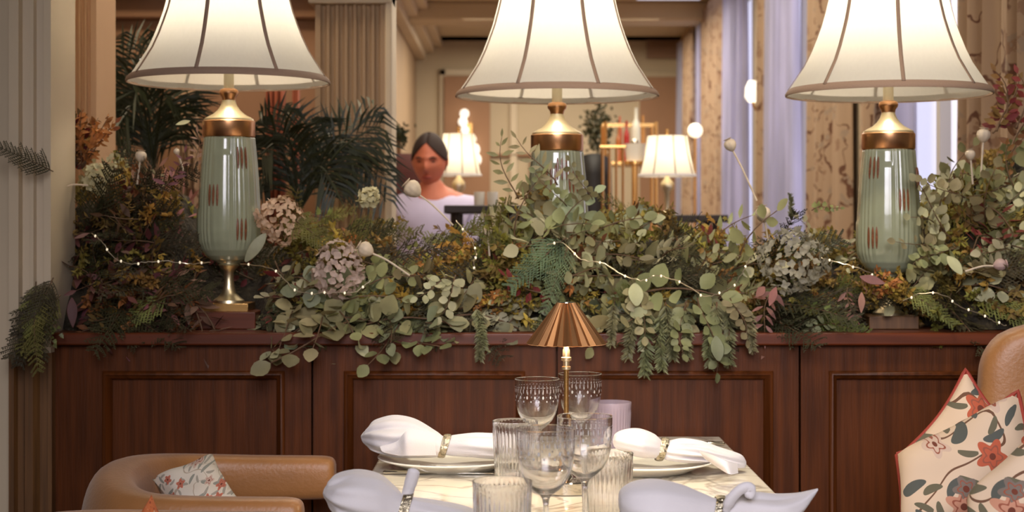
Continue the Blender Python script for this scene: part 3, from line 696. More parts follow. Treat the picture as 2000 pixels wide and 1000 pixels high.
# ---------------------------------------------------------------- three big lamps
def big_lamp(px, d, dy, seam0, label, plinth):
    """dy: photo pixel shift of the lamp heights relative to the left lamp"""
    s = 3.59/F; cx = gx(px, d)
    base_z = CT+.0005
    t = thing('table_lamp', label, 'table lamp', (cx, d, base_z), 'bell shaded celadon lamps on the sideboard')
    def Z(py): return ZC-(py+dy-HY)*d/F-base_z
    sc = d/F
    if px < 600: sc = 3.59/F
    def L(lst): return [(r*sc, Z(y)) for r, y in lst]
    hb = Z(602+0) if plinth == 'wood' else Z(606)
    # shade
    prof = [(92,-175),(96,-140),(101,-100),(108,-55),(115,-25),(121,0),(128,25),(137,50),(147,75),(160,102),(173,122),(185,140),(193,151),(197,160)]
    pz_ = [(r*sc, Z(y)) for r, y in prof]; nz = len(pz_)
    wob = lambda a, z, r: 1-.012*abs(math.sin(4*(a-seam0)))**.7
    sh = MB().lathe(pz_, 128, rf=wob).obj('lamp_shade', M['shade'], t, angle=None)
    tr = MB()
    for k in range(8):
        a0 = seam0+k*PI/4; pts = []
        vs = []; n = 0
        for r, z in pz_[:-1]:
            for q in (-1, 1):
                aa = a0+q*.0042/ r; vs.append(((r+.0018)*math.cos(aa), (r+.0018)*math.sin(aa), z))
        fs = [(2*i, 2*i+1, 2*i+3, 2*i+2) for i in range(nz-2)]
        tr.add(vs, fs)
    tr.obj('seam_tape', M['trim'], sh, solid=.001)
    r0, z0 = pz_[-1]
    MB().lathe([(r0*.965+.001, z0+.013), (r0*.985+.0022, z0+.0075), (r0+.0025, z0+.001), (r0+.002, z0-.003), (r0-.001, z0-.003), (r0-.002, z0+.002)], 128).obj('bottom_trim', M['trim'], sh)
    rt, ztp = pz_[0]
    MB().lathe([(rt, ztp-.006), (rt+.002, ztp-.004), (rt+.002, ztp+.003), (rt-.002, ztp+.003)], 96).obj('top_trim', M['trim'], sh)
    MB().lathe(L([(10,178),(10,100),(10,60),(12,60),(12,50),(3,48),(3,-170),(8,-178),(0,-186)]), 24).obj('candle_sleeve', M['stem'], t)
    bl = MB(); bl.ball((0, 0, Z(15)), .03, 20, 12, (1,1,1.25)); bo_ = bl.obj('bulb', M['bulb'], t); bo_.visible_shadow = True
    l = bpy.data.lights.new('lamp_light', 'POINT'); l.energy = LAMPW; l.color = (1, .90, .74); l.shadow_soft_size = .045
    lo = bpy.data.objects.new('lamp_light', l); COL.objects.link(lo); lo.location = (cx, d-.0, base_z+Z(15))
    MB().lathe(L([(0,173),(12,173),(17,175),(19,180),(18,185),(14,190),(13,196)]), 48).obj('collar', M['copper'], t)
    MB().lathe(L([(13,190),(13,198),(16,206),(22,215),(31,223),(44,230),(48,232.5),(49,236),(40,237)]), 64).obj('neck_cap', M['palebrass'], t)
    MB().lathe(L([(30,236),(49.5,236),(51.5,238),(51.5,266),(49.5,268.5),(40,269)]), 64).obj('brass_band', M['copper'], t)
    # ceramic body
    cer = [(46,267),(50,270),(52,290),(55,320),(57.5,355),(59.5,390),(60.5,425),(60.5,452),(58.5,472),(54,488),(46,499),(36,507),(26,511),(17,516)]
    full = []
    for (a, b), (c_, e) in zip(cer, cer[1:]):
        for k in range(5): f = k/5; full.append((a+(c_-a)*f, b+(e-b)*f))
    full.append(cer[-1])
    def rf(a, z, r):
        y = HY-dy-(z+base_z-ZC)*F/d
        g = (a-seam0*0+px*.01) % (2*PI); k = int(g/(PI/5)); u = (g/(PI/5)) % 1
        fade = max(0, min(1, (492-y)/25))
        step = .0
        if k % 2 == 0: 
            lim = 405 if (k//2) % 2 else 297
            step = .03 if y > lim else -.015
            rb = .006*math.cos(u*2*PI*2)
        else:
            step = .012; rb = .016*math.cos(u*2*PI*4)
        edge = min(1, min(u, 1-u)*12)
        return 1+(step*edge+rb)*fade
    cb = MB().lathe([(r*sc, Z(y)) for r, y in full], 240, rf=rf).obj('ceramic_body', M['ceramic'], t, angle=50)
    # rust red glaze strokes, in threes
    sets = {0: [(-20,382,0), (33,310,0), (34,448,0), (-75, 300,1)], 1: [(-13,318,0),(8,305,0),(30,330,0)], 2: [(-37,305,0), (17,367,0), (-41,440,0), (52,325,0)]}[0 if px < 600 else (1 if px < 1300 else 2)]
    for (ox_, py, _) in sets:
        Rr = interp([(y, r) for r, y in cer], py)*1.035
        if abs(ox_) >= Rr: continue
        for j in (-1, 0, 1):
            mk = MB(); xx = (ox_+j*8.5*math.cos(math.asin(ox_/Rr)))
            xx = max(-Rr*.97, min(Rr*.97, xx)); yy = -math.sqrt(Rr*Rr-xx*xx)
            c = Vector((xx*sc, yy*sc, Z(py)))
            nrm = Vector((xx, yy, 0)).normalized(); tan = Vector((-nrm.y, nrm.x, 0))
            vs = []; fs = []
            for i in range(9):
                ph = PI*i/8
                for k in range(8):
                    b = 2*PI*k/8; v = c+tan*(.0030*math.sin(ph)*math.cos(b))+nrm*(.0022*math.sin(ph)*math.sin(b))+Vector((0, 0, 22*sc*math.cos(ph)))
                    rz = interp([(y, r) for r, y in cer], py-22*math.cos(ph))-interp([(y, r) for r, y in cer], py)
                    vs.append(v+nrm*rz*sc)
            for i in range(8):
                for k in range(8): k2 = (k+1) % 8; fs.append((i*8+k, (i+1)*8+k, (i+1)*8+k2, i*8+k2))
            mk.add(vs, fs); mk.obj('rust_stroke', M['rust'], cb)
    MB().lathe(L([(17,514),(20,518),(15,524),(10,530),(9,545),(11,560),(14,572),(22,580),(30,586),(31,591),(0,591)]), 40).obj('foot', M['palebrass'], t)
    if plinth == 'wood':
        zz = Z(601); MB().box(-62*sc, 62*sc, -62*sc, 62*sc, 0, zz-.006).obj('plinth', M['mahog2'], t, bevel=.002)
        MB().box(-45*sc, 45*sc, -45*sc, 45*sc, zz-.006, Z(591)).obj('brass_step', M['brass'], t, bevel=.001)
    else:
        MB().box(-48*sc, 48*sc, -48*sc, 48*sc, 0, Z(591)).obj('plinth', M['timber'], t, bevel=.002)
    return t
M['bulb'] = mat('opal_bulb', (1,.95,.85,1), .4, emit=(1,.88,.66,1), estr=2)
LAMPW = 5.0
big_lamp(447, 3.62, 0, -PI/2+math.radians(-8), 'left bell shaded lamp with celadon body on a wooden plinth', 'wood')
big_lamp(1088, 3.80, 27, -PI/2+math.radians(-23.5), 'middle bell shaded lamp with celadon body half hidden in foliage', 'low')
big_lamp(1735, 3.60, 24, -PI/2+math.radians(-5), 'right bell shaded lamp with celadon body beside the tall greenery', 'low')

# ---------------------------------------------------------------- chairs at left
def tub_chair(cy, label, back_mat):
    x0 = -.56
    t = thing('tub_chair', label, 'chair', (x0, cy, 0), 'tan leather tub chairs')
    # U shaped back rail opening toward the table (+x)
    pts = []; hw = .25
    pts += [(.205, hw), (.203, hw), (.197, hw), (.185, hw)]
    for k in range(5): pts.append((.165-.045*k, hw))
    for k in range(1, 16): a = PI/2+PI*k/16; pts.append((-.03+.155*math.cos(a), hw*math.sin(a)))
    for k in range(5): pts.append((-.015+.045*k, -hw))
    pts += [(.185, -hw), (.197, -hw), (.203, -hw), (.205, -hw)]
    n = len(pts)
    mb = MB(); S = 20; vs = []
    for i, (x, y) in enumerate(pts):
        u = i/(n-1); p = Vector((x, y, 0)); q = Vector(pts[min(i+1, n-1)]+(0,))-Vector(pts[max(i-1, 0)]+(0,)); q.normalize(); nr = Vector((q.y, -q.x, 0))
        m_ = max(0, math.sin(PI*u))**7; top = .745+.028*m_; h = .088+.22*m_; th = .034+.022*m_
        j_ = min(i, n-1-i); e = (.5, .78, .92, .985, 1)[min(j_, 4)]
        for k in range(S):
            a = 2*PI*k/S; ca, sa = math.cos(a), math.sin(a)
            sx = math.copysign(abs(ca)**.6, ca); sz = math.copysign(abs(sa)**.6, sa)
            vs.append(p+nr*sx*th*e+Vector((0, 0, top-h/2+sz*h/2*e))-nr*(.02*m_)*(sz))
    fs = [(i*S+k, i*S+(k+1) % S, (i+1)*S+(k+1) % S, (i+1)*S+k) for i in range(n-1) for k in range(S)]+[tuple(range(S))[::-1], tuple((n-1)*S+k for k in range(S))]
    mb.add(vs, fs); mb.obj('back_rail', M['leather'], t, angle=None, sub=1)
    mb = MB()
    def sf(u, v):
        a = 2*PI*u; r = [0, .9, 1, 1, .92, 0][int(round(v*5))]; z = [.48, .48, .46, .40, .385, .385][int(round(v*5))]
        ca, sa = math.cos(a), math.sin(a)
        return (.0+.19*r*math.copysign(abs(ca)**.6, ca), .215*r*math.copysign(abs(sa)**.6, sa), z)
    mb.grid(40, 6, sf, closed_u=True); mb.obj('seat', M['leather'], t, angle=None)
    mb = MB()
    for k in range(9):
        i = 6+k*2
        if i < n: mb.tube([(pts[i][0]*.93, pts[i][1]*.93, .41), (pts[i][0]*.98, pts[i][1]*.98, .62)], .008, 8)
    mb.obj('spindles', M['dark'], t)
    for sx, sy in ((-1,-1),(-1,1),(1,-1),(1,1)):
        MB().tube([(.14*sx, .16*sy, .39), (.18*sx, .2*sy, 0)], [.018, .011], 10).obj('leg', M['dark'], t)
    return t
tub_chair(3.0, 'tan leather tub chair with a pale floral cushion, beside the sideboard', M['olive'])
tub_chair(2.36, 'nearer tan leather tub chair at the bottom left with an orange cushion', M['olive'])

def cushion(cs, th, mt, label, pipe=None, name='cushion', conc=.06, N=22, group=None):
    """cs: four 3D corners in order, th thickness"""
    cs = [Vector(c) for c in cs]; c0 = sum(cs, Vector())/4
    nrm = (cs[1]-cs[0]).cross(cs[3]-cs[0]).normalized()
    t = thing(name, label, 'cushion', c0, group)
    def base(u, v): return cs[0]*(1-u)*(1-v)+cs[1]*u*(1-v)+cs[2]*u*v+cs[3]*(1-u)*v
    def q(u, v, s):
        uu = u-conc*math.sin(PI*v)*(2*u-1)*1.0*abs(2*u-1)**2; vv = v-conc*math.sin(PI*u)*(2*v-1)*abs(2*v-1)**2
        p = base(uu, vv)
        a = max(0, 1-(2*u-1)**2)**.5; b = max(0, 1-(2*v-1)**2)**.5
        h = th/2*(a*b)**.75*(1+.06*math.sin(9*u+5*v)+.05*math.sin(14*v-6*u))
        return p+nrm*h*s-c0
    mb = MB(); mb.grid(N, N, lambda u, v: q(u, v, 1)); mb.grid(N, N, lambda u, v: q(u, v, -1))
    mb.obj('cover', mt, t, angle=None)
    if pipe:
        pts = []
        for k in range(N*4):
            s_ = k/(N); e = int(s_) % 4; f = s_-int(s_)
            u, v = [(f, 0), (1, f), (1-f, 1), (0, 1-f)][e]; pts.append(q(u, v, 0))
        pts.append(pts[0]); MB().tube(pts, .0042, 8).obj('piping', pipe, t)
    return t
cushion([P(297,936,2.93), P(416,888,3.02), P(492,1012,2.86), P(345,1045,2.80)], .085, M['floral2'], 'pale cushion with small red floral print in the far tub chair', conc=.10)
cushion([P(296,966,2.42), P(345,1050,2.40), P(300,1130,2.38), P(232,1055,2.40)], .05, M['orange'], 'orange printed cushion tip in the nearer tub chair')

# ---------------------------------------------------------------- chair and cushions at right
t = thing('upholstered_chair', 'tan leather high backed chair at the right edge behind floral cushions', 'chair', (.98, 3.0, 0))
mb = MB(); N = 26
def bk(u, v):
    # outline of the back: rounded top corner
    a = 2*PI*v; ca, sa = math.cos(a), math.sin(a)
    z = .45+.585*u
    inset = .055*max(0, (u-.82)/.18)**2.2
    lean = .09*u
    hw_ = .24-inset*(1.4)+.0
    e = 1 if u < .97 else .55
    return (hw_*math.copysign(abs(ca)**.35, ca)*(.35*0+1)*e+.0+lean*.35-.0, .045*math.copysign(abs(sa)**.6, sa)*e+.02*u, z)
o = mb.grid(N, 40, bk)
mb.f.append(tuple((N-1)*40+k for k in range(39))); mb.m.append(0)
bo = mb.obj('backrest', M['leather'], t, angle=None, sub=1); bo.location = (P(1937,0,3.0).x+.24-.03-.98, .05, 0)
MB().box(-.04, .46, -.42, .03, .36, .46).obj('seat', M['leather'], t, bevel=.03)
bo2 = MB().box(-.03, .02, -.40, .0, .46, .62)
bo2.obj('arm', M['leather'], t, bevel=.02)
MB().box(.0, .42, -.38, 0, .30, .359).obj('seat_frame', M['dark'], t)
for x in (.02, .4):
    for y in (-.36, -.03): MB().tube([(x, y, .31), (x, y, 0)], [.02, .013], 10).obj('leg', M['dark'], t)
fp = M['piping']
cushion([P(1768,882,2.84), P(1886,722,2.86), P(2010,860,2.80), P(1880,1010,2.78)], .10, M['floral'], 'floral cushion with red piping, pointed corner up, behind the largest cushion', fp, conc=.07)
cushion([P(1752,888,2.70), P(1988,764,2.66), P(2090,1060,2.58), P(1745,1130,2.60)], .16, M['floral'], 'largest cream floral cushion at the right edge of the photo', fp, conc=.05)
cushion([P(1893,975,2.42), P(2060,815,2.40), P(2170,980,2.34), P(1880,1120,2.36)], .10, M['floral'], 'nearest floral cushion in the bottom right corner', fp, conc=.05)

# ---------------------------------------------------------------- background room furniture
def small_lamp(px, d, w_px, ytop, ybot, ybase, label):
    s = d/F; zb = ZC-(ybase-HY)*s; cx = gx(px, d)
    t = thing('shaded_lamp', label, 'table lamp', (cx, d, zb), 'small shaded lamps in the far room')
    Z = lambda y: ZC-(y-HY)*s-zb
    hb = w_px/2*s; ht = hb*.70
    sh = MB().lathe([(ht, Z(ytop)), (ht*1.12, Z(ytop*.6+ybot*.4)), (hb*.92, Z(ybot-10)), (hb, Z(ybot))], 48).obj('lamp_shade', M['shade'], t)
    tr = MB()
    for k in range(8):
        a = PI/4*k+.2-PI/2; tr.tube([(ht*math.cos(a), ht*math.sin(a), Z(ytop)), (ht*1.12*math.cos(a), ht*1.12*math.sin(a), Z(ytop*.6+ybot*.4)), (hb*math.cos(a), hb*math.sin(a), Z(ybot))], .0025, 5)
    tr.obj('seam_tape', M['trim'], sh)
    MB().lathe([(hb, Z(ybot)+.006), (hb+.003, Z(ybot)), (hb+.002, Z(ybot)-.004), (hb-.004, Z(ybot)-.003)], 48).obj('bottom_trim', M['linen'], sh)
    MB().lathe([(0, Z(ytop-14)), (3*s, Z(ytop-14)), (4*s, Z(ytop-8)), (1.5*s, Z(ytop-2)), (1.5*s, Z(ytop+3))], 16).obj('finial', M['brass'], t)
    MB().lathe([(1.5*s, Z(ytop)), (3*s, Z(ybot-10)), (4*s, Z(ybot+3)), (13*s, Z(ybot+15)), (13*s, Z(ybot+24)), (6*s, Z(ybot+34)), (5*s, Z(ybase-8)), (17*s, Z(ybase-3)), (17*s, 0), (0, 0)], 32).obj('body', M['palebrass'], t)
    l = bpy.data.lights.new('lamp_light', 'POINT'); l.energy = 1.1; l.color = (1, .85, .6); l.shadow_soft_size = .02
    lo = bpy.data.objects.new('lamp_light', l); COL.objects.link(lo); lo.location = (cx, d, zb+Z(ytop*.5+ybot*.5))
    return t
small_lamp(1303, 6.5, 112, 266, 343, 420, 'small lit lamp with pleated cream shade, right of the middle lamp')
small_lamp(896, 7.3, 88, 262, 342, 420, 'small lit lamp with cream shade just behind the person')
def side_table(px, d, y, label, w_=.3):
    z = ZC-(y-HY)*d/F; t = thing('console_table', label, 'table', (gx(px, d), d, 0))
    MB().box(-w_, w_, -.2, .2, z-.03, z-.0005).obj('tabletop', M['dark'], t, bevel=.004)
    for a in (-1, 1):
        for b in (-1, 1): MB().tube([(a*(w_-.04), b*.16, z-.03), (a*(w_-.04), b*.16, 0)], .018, 8).obj('leg', M['dark'], t)
side_table(1303, 6.5, 420, 'dark console table under the small lamp near the curtains', .22)
side_table(912, 7.35, 420, 'dark console table under the small lamp behind the person', .13)
# white votive cups
side_table(945, 6.0, 402, 'dark low table holding two white votive cups', .14)
for px, lb in ((936, 'left of two glowing white votive cups behind the garland'), (956, 'right of two glowing white votive cups behind the garland')):
    s = 6.0/F; o = MB().lathe([(0, 0), (9*s, 0), (10*s, 3*s), (11*s, 27*s), (10*s, 27*s), (9*s, 4*s), (0, 3*s)], 24).obj('votive_cup', M['china']); o.location = (gx(px if px < 950 else 962, 6.0), 6.0, ZC-(402-HY)*s+.0005); tag(o, lb, 'candle holder')
# bright white ornament on far wall sconce (lit glass)
t = thing('wall_sconce', 'bright white lit glass sconce above the small lamp behind the person', 'wall light', P(912, 250, 15.85))
mb = MB(); s = 15.85/F
for dx, dy_, r in ((-5, 28, 9), (-8, 12, 9), (-4, -4, 8), (8, -22, 10), (12, -42, 13), (14, -62, 14)): mb.ball((dx*s, 0, dy_*s), r*s, 16, 10)
M['opal'] = mat('opal_glass', (1,.95,.85,1), .3, emit=(1,.93,.78,1), estr=1.2)
mb.obj('glass_drops', M['opal'], t); MB().box(-6*s, 10*s, .02, .14, -90*s, 10*s).obj('backplate', M['brass'], t)
# sconce with two bright shades on the window wall
d = 10.05; xw = WR(d)
t = thing('wall_sconce', 'lit wall sconce on the cream wall between the two drapes', 'wall light', (xw-.02, d, ZC-(205-HY)*d/F)); s = d/F
MB().tube([(0, 0, -.03), (-.05, 0, -.05), (-.085, 0, 0), (-.085, 0, .02)], .008, 8).obj('arm', M['brass'], t)
MB().lathe([(.03, .02), (.05, .05), (.045, .11), (.025, .15)], 24, c=(-.085, 0, 0)).obj('glass_shade', M['opal'], t)
# globe light
d = 11.5; s = d/F
t = thing('globe_lamp', 'round glowing globe lamp in front of the far drapes', 'lamp', (gx(1358, d), d, 0)); zz = ZC-(255-HY)*s
MB().ball((0, 0, zz), 14*s, 24, 16).obj('globe', M['opalg'] if 'opalg' in M else mat('globe_glass', (1,.95,.8,1), .3, emit=(1,.88,.62,1), estr=1.6), t)
MB().lathe([(0, 0), (.14, 0), (.14, .02), (.012, .03), (.012, zz-14*s)], 20).obj('stand', M['brass'], t)
# pin light behind left palm
t = MB().ball((0,0,0), .008, 14, 10).obj('bare_bulb', mat('bare_bulb', (1,1,1,1), .3, emit=(.9,.93,1,1), estr=6)); t.location = P(279, 116, 4.9); tag(t, 'tiny bright bare bulb beside the left lampshade edge', 'light bulb')

# drinks trolley
d = 9.0; s = d/F; tx = gx(1225, d); z1 = ZC-(318-HY)*s
t = thing('drinks_trolley', 'gilded drinks trolley holding bottles and a plant in the far room', 'trolley', (tx, d, 0))
MB().box(-.14, .16, -.15, .15, z1-.02, z1).obj('shelf', M['brass'], t, bevel=.003)
MB().box(-.14, .16, -.15, .15, .5, .52).obj('shelf', M['brass'], t, bevel=.003)
for a in (-.13, .15):
    for b in (-.14, .14): MB().tube([(a, b, 0), (a, b, z1+.22)], .009, 8).obj('post', M['brass'], t)
MB().box(-.14, .16, -.01, .0, z1+.20, z1+.22).obj('rail', M['brass'], t)
bc = [('red', C(170,34,24), 1222, 238, 6, 9, 'red bottle on the drinks trolley'), ('white', C(226,224,206), 1241, 212, 9, 9, 'tall white bottle on the drinks trolley'), ('amber', C(170,96,40), 1208, 250, 6, 10, 'amber bottle at the left of the drinks trolley'), ('gold', C(196,140,70), 1257, 225, 5, 9, 'slim golden bottle at the right of the drinks trolley'), ('blush', C(196,92,62), 1212, 226, 5, 9, 'blush red bottle behind the amber one on the trolley')]
for i, (nm, c, px, yt, hw_, dd, lb) in enumerate(bc):
    zt = ZC-(yt-HY)*s; h = zt-z1; r = hw_*s
    o = MB().lathe([(0, 0), (r, 0), (r, h*.6), (r*.8, h*.72), (r*.35, h*.8), (r*.35, h*.97), (r*.42, h), (0, h)], 20).obj('bottle', mat(nm+'_bottle', c, .2, coat=.5)); o.location = (gx(px, d), d-.08+.035*i, z1+.0005); tag(o, lb, 'bottle', None)
o = MB().box(-.05, .06, -.07, .07, 0, .09).obj('napkin_stack', M['linen'], bevel=.004); o.location = (gx(1236, d)+.02, d-.05, .5205); tag(o, 'white stack of napkins on the lower shelf of the trolley', 'napkins')
# white cloth covered waiter station
t = thing('ice_bucket', 'shiny white ice bucket beside the small lamp near the trolley', 'bucket', P(1240, 315, 7.6)); s = 7.6/F
MB().lathe([(0, 0), (17*s, 0), (20*s, 30*s), (21*s, 34*s), (19*s, 34*s), (16*s, 3*s), (0, 3*s)], 32).obj('pail', M['china'], t)
MB().ball((0, 0, 36*s), 8*s, 12, 8).obj('lid_knob', M['silver'], t)
st_ = thing('stool', 'small brass stand under the white ice bucket', 'stand', (gx(1240, 7.6), 7.6, 0)); zz = ZC-(315-HY)*s
MB().lathe([(0, 0), (.1, 0), (.1, .02), (.015, .03), (.015, zz-.02), (.06, zz-.015), (.06, zz-.0005), (0, zz-.0005)], 24).obj('stand', M['brass'], st_)
# black chair beside it, gilt chair
def back_chair(px, d, ytop, w_, mt, label, fr):
    s = d/F; zt = ZC-(ytop-HY)*s; t = thing('dining_chair', label, 'chair', (gx(px, d), d, 0)); h = w_/2
    mb = MB(); mb.grid(16, 12, lambda u, v: (h*(2*u-1)*(1-.12*v**3), .05*(2*u-1)**2, .5+(zt-.5)*v-.03*(2*u-1)**2*v)); mb.obj('backrest', mt, t, solid=.05)
    MB().box(-h, h, -.42, .0, .42, .5).obj('seat', mt, t, bevel=.02)
    for a in (-1, 1):
        for b in (-.38, -.03): MB().tube([(a*(h-.03), b, .42), (a*(h-.03), b, 0)], [.018, .012], 8).obj('leg', fr, t)
back_chair(1160, 7.8, 300, .15, M['black'], 'black chair back beside the middle lamp, in the far room', M['black'])
M['burg'] = mat('burgundy_velvet', C(74,20,14), .8, sheen=.5)
back_chair(790, 8.0, 300, .30, M['burg'], 'dark burgundy high backed chair behind the person', M['dark'])
for k, px in enumerate((1188, 1204)):
    pass
t = thing('gilt_chair', 'gilt spindle back chair between the black chair and the ice bucket', 'chair', (gx(1197, 7.15), 7.15, 0)); s = 7.15/F
for k in range(4): MB().tube([(-.045+.03*k, 0, .45), (-.045+.03*k, 0, ZC-(290-HY)*s)], .006, 8).obj('spindle', M['brass'], t)
MB().box(-.06, .06, -.01, .01, ZC-(290-HY)*s, ZC-(284-HY)*s).obj('top_rail', M['brass'], t, bevel=.004)
MB().box(-.09, .09, -.3, .02, .42, .45).obj('seat', M['linen'], t, bevel=.01)
for a in (-.08, .08):
    for b in (-.28, 0): MB().tube([(a, b, .42), (a, b, 0)], .009, 8).obj('leg', M['brass'], t)
# wall panel with stripes behind left lamp (reddish curtain)
M['stripe'] = mat('red_drape', C(120,60,36), .85, noise=.2, nscale=6, stretch=(4,4,.2))
for i, (a, b, c_, lb) in enumerate([(520, 556, 'stripe', 'dark red drape strip behind the left lamp and palm'), (572, 584, 'stripe', 'narrow dark red drape strip left of the fluted pilaster'), (350, 386, 'tanpat', 'mottled tan drape behind the left lamp')]):
    d = 5.35; t = MB(); x0, x1 = gx(a, d), gx(b, d)
    t.grid(30, 8, lambda u, v: ((x1-x0)*(u-.5), .015*math.sin(u*20), -1.9*v)); o = t.obj('drape', M['stripe'] if c_ == 'stripe' else M['damask'], solid=.004); o.location = ((x0+x1)/2, d, ZC-(170-HY)*d/F); tag(o, lb, 'curtain')

# ---------------------------------------------------------------- person
d = 6.9; s = d/F
M['skin'] = mat('skin', C(196,112,84), .5, noise=.05, nscale=20)
M['hair'] = mat('dark_brown_hair', C(40,22,15), .8, noise=.3, nscale=60, stretch=(6,6,.6))
M['shirt'] = mat('lilac_white_shirt', C(198,190,220), .8, noise=.05, nscale=12, sheen=.2)
M['trouser'] = mat('black_trousers', C(24,22,24), .8)
pc = P(840, 443, d); pe = thing('person', 'person with tied back dark hair and lilac white shirt, looking down', 'person', (pc.x, d, 0))
def skin_obj(name, verts, edges, rad, mt, parent, sub=2):
    me = bpy.data.meshes.new(name); me.from_pydata(verts, edges, []); me.materials.append(mt)
    o = bpy.data.objects.new(name, me); COL.objects.link(o); o.parent = parent
    md = o.modifiers.new('skin', 'SKIN'); md.use_smooth_shade = True
    for i, r in enumerate(rad):
        sv = me.skin_vertices[0].data[i]; sv.radius = r if isinstance(r, tuple) else (r, r); sv.use_root = (i == 0)
    sb = o.modifiers.new('sub', 'SUBSURF'); sb.levels = sub; sb.render_levels = sub
    return o
# body: pelvis, waist, chest, neck base, neck, arms down to hands, legs
bv = [(0,0,.86),(0,-.01,1.0),(0.01,-.02,1.18),(.015,-.01,1.32),(0.01,-.02,1.37),(.0,-.03,1.42),
      (-.135,0,1.295),(-.18,-.02,1.02),(-.13,-.2,.92),(-.06,-.27,.93),
      (.165,0,1.295),(.2,-.02,1.02),(.13,-.2,.92),(.06,-.27,.93),
      (-.09,0,.78),(-.095,-.01,.43),(-.095,.01,.07),(-.1,-.10,.03),
      (.09,0,.78),(.095,-.01,.43),(.095,.01,.07),(.1,-.10,.03)]
be = [(0,1),(1,2),(2,3),(3,4),(4,5),(3,6),(6,7),(7,8),(8,9),(3,10),(10,11),(11,12),(12,13),(0,14),(14,15),(15,16),(16,17),(0,18),(18,19),(19,20),(20,21)]
br = [(.15,.1),(.12,.09),(.14,.1),(.09,.07),.05,.048,.05,.04,.028,.03,.05,.04,.028,.03,.085,.055,.036,.03,.085,.055,.036,.03]
body = skin_obj('body', bv, be, br, M['skin'], pe)
sv_ = [(0,0,.88),(0,-.01,1.02),(0.01,-.02,1.17),(0.015,-.01,1.29),(0.012,-.015,1.352),(-.135,0,1.29),(-.185,-.02,1.02),(-.14,-.18,.925),(.165,0,1.29),(.205,-.02,1.02),(.14,-.18,.925)]
skin_obj('shirt', sv_, [(0,1),(1,2),(2,3),(3,4),(3,5),(5,6),(6,7),(3,8),(8,9),(9,10)], [(.165,.115),(.145,.11),(.16,.12),(.13,.09),(.062,.062),.07,.055,.04,.07,.055,.04], M['shirt'], pe)
skin_obj('trousers', [(0,0,.9),(0,0,.84),(-.09,0,.76),(-.095,-.01,.43),(-.095,.01,.09),(.09,0,.76),(.095,-.01,.43),(.095,.01,.09)], [(0,1),(1,2),(2,3),(3,4),(1,5),(5,6),(6,7)], [(.16,.12),(.165,.12),.1,.068,.05,.1,.068,.05], M['trouser'], pe)
# head with face
zh = ZC-(314-HY)*s
def headf(u, v):
    a = 2*PI*u; ph = PI*v; sx, sy, sz = .072, .092, .112
    x = sx*math.sin(ph)*math.cos(a); y = sy*math.sin(ph)*math.sin(a); z = sz*math.cos(ph)
    if z < 0:
        k = -z/sz; x *= 1-.32*k*k; y = y*(1-.18*k)-.008*k
    if y < 0:
        f = math.exp(-((x/.012)**2))*math.exp(-(((z+.015)/.024)**2)); y -= .022*f
        for e in (-1, 1): y += .012*math.exp(-(((x-e*.03)/.014)**2)-(((z-.008)/.010)**2))
        y -= .006*math.exp(-((x/.045)**2)-(((z-.028)/.008)**2))
        y -= .006*math.exp(-((x/.02)**2)-(((z+.058)/.006)**2)); y -= .006*math.exp(-((x/.02)**2)-(((z+.095)/.014)**2))
    return (x, y, z)
hd = MB(); hd.grid(64, 48, headf, closed_u=True)
for e in (-1, 1): hd.ball((e*.074, .008, 0), .02, 10, 8, (.35, .6, 1.3))
# merge the head into the body via one join: keep body continuous by overlapping neck
ho = hd.obj('head', M['skin'], body); ho.location = (0, -.035, zh); ho.rotation_euler = (math.radians(12), 0, math.radians(-8))
hr = MB()
def hairf(u, v):
    a = 2*PI*u; sn = math.sin(a); cs_ = abs(math.cos(a))
    cov = .50+.34*sn*sn if sn > 0 else .235+.265*cs_**1.3
    ph = PI*v*cov; x = .077*math.sin(ph)*math.cos(a); y = .099*math.sin(ph)*sn+.003; z = .119*math.cos(ph)
    pt = math.exp(-(x/.006)**2)*(1 if sn < .3 else 0); z -= .006*pt; y += .004*pt*(1 if sn < 0 else 0)
    return (x, y, z)
hr.grid(48, 24, hairf, closed_u=True); hr.ball((0, .11, .02), .035, 14, 10)
hh = hr.obj('hair', M['hair'], body, solid=.004); hh.location = ho.location; hh.rotation_euler = ho.rotation_euler
fc = MB()
for e in (-1, 1): fc.ball((e*.029, -.076, .008), .008, 12, 8, (1.1, .5, .3))
fc.obj('eyes', M['dark'], ho)
fc = MB()
for e in (-1, 1): fc.tube([(e*.014, -.090, .024), (e*.03, -.087, .028), (e*.045, -.076, .023)], [.0025,.0035,.002], 6)
fc.obj('eyebrows', M['hair'], ho)
fc = MB(); fc.ball((0, -.086, -.058), .02, 14, 8, (1.1, .3, .28)); fc.obj('lips', mat('lips', C(150,62,52), .4), ho)
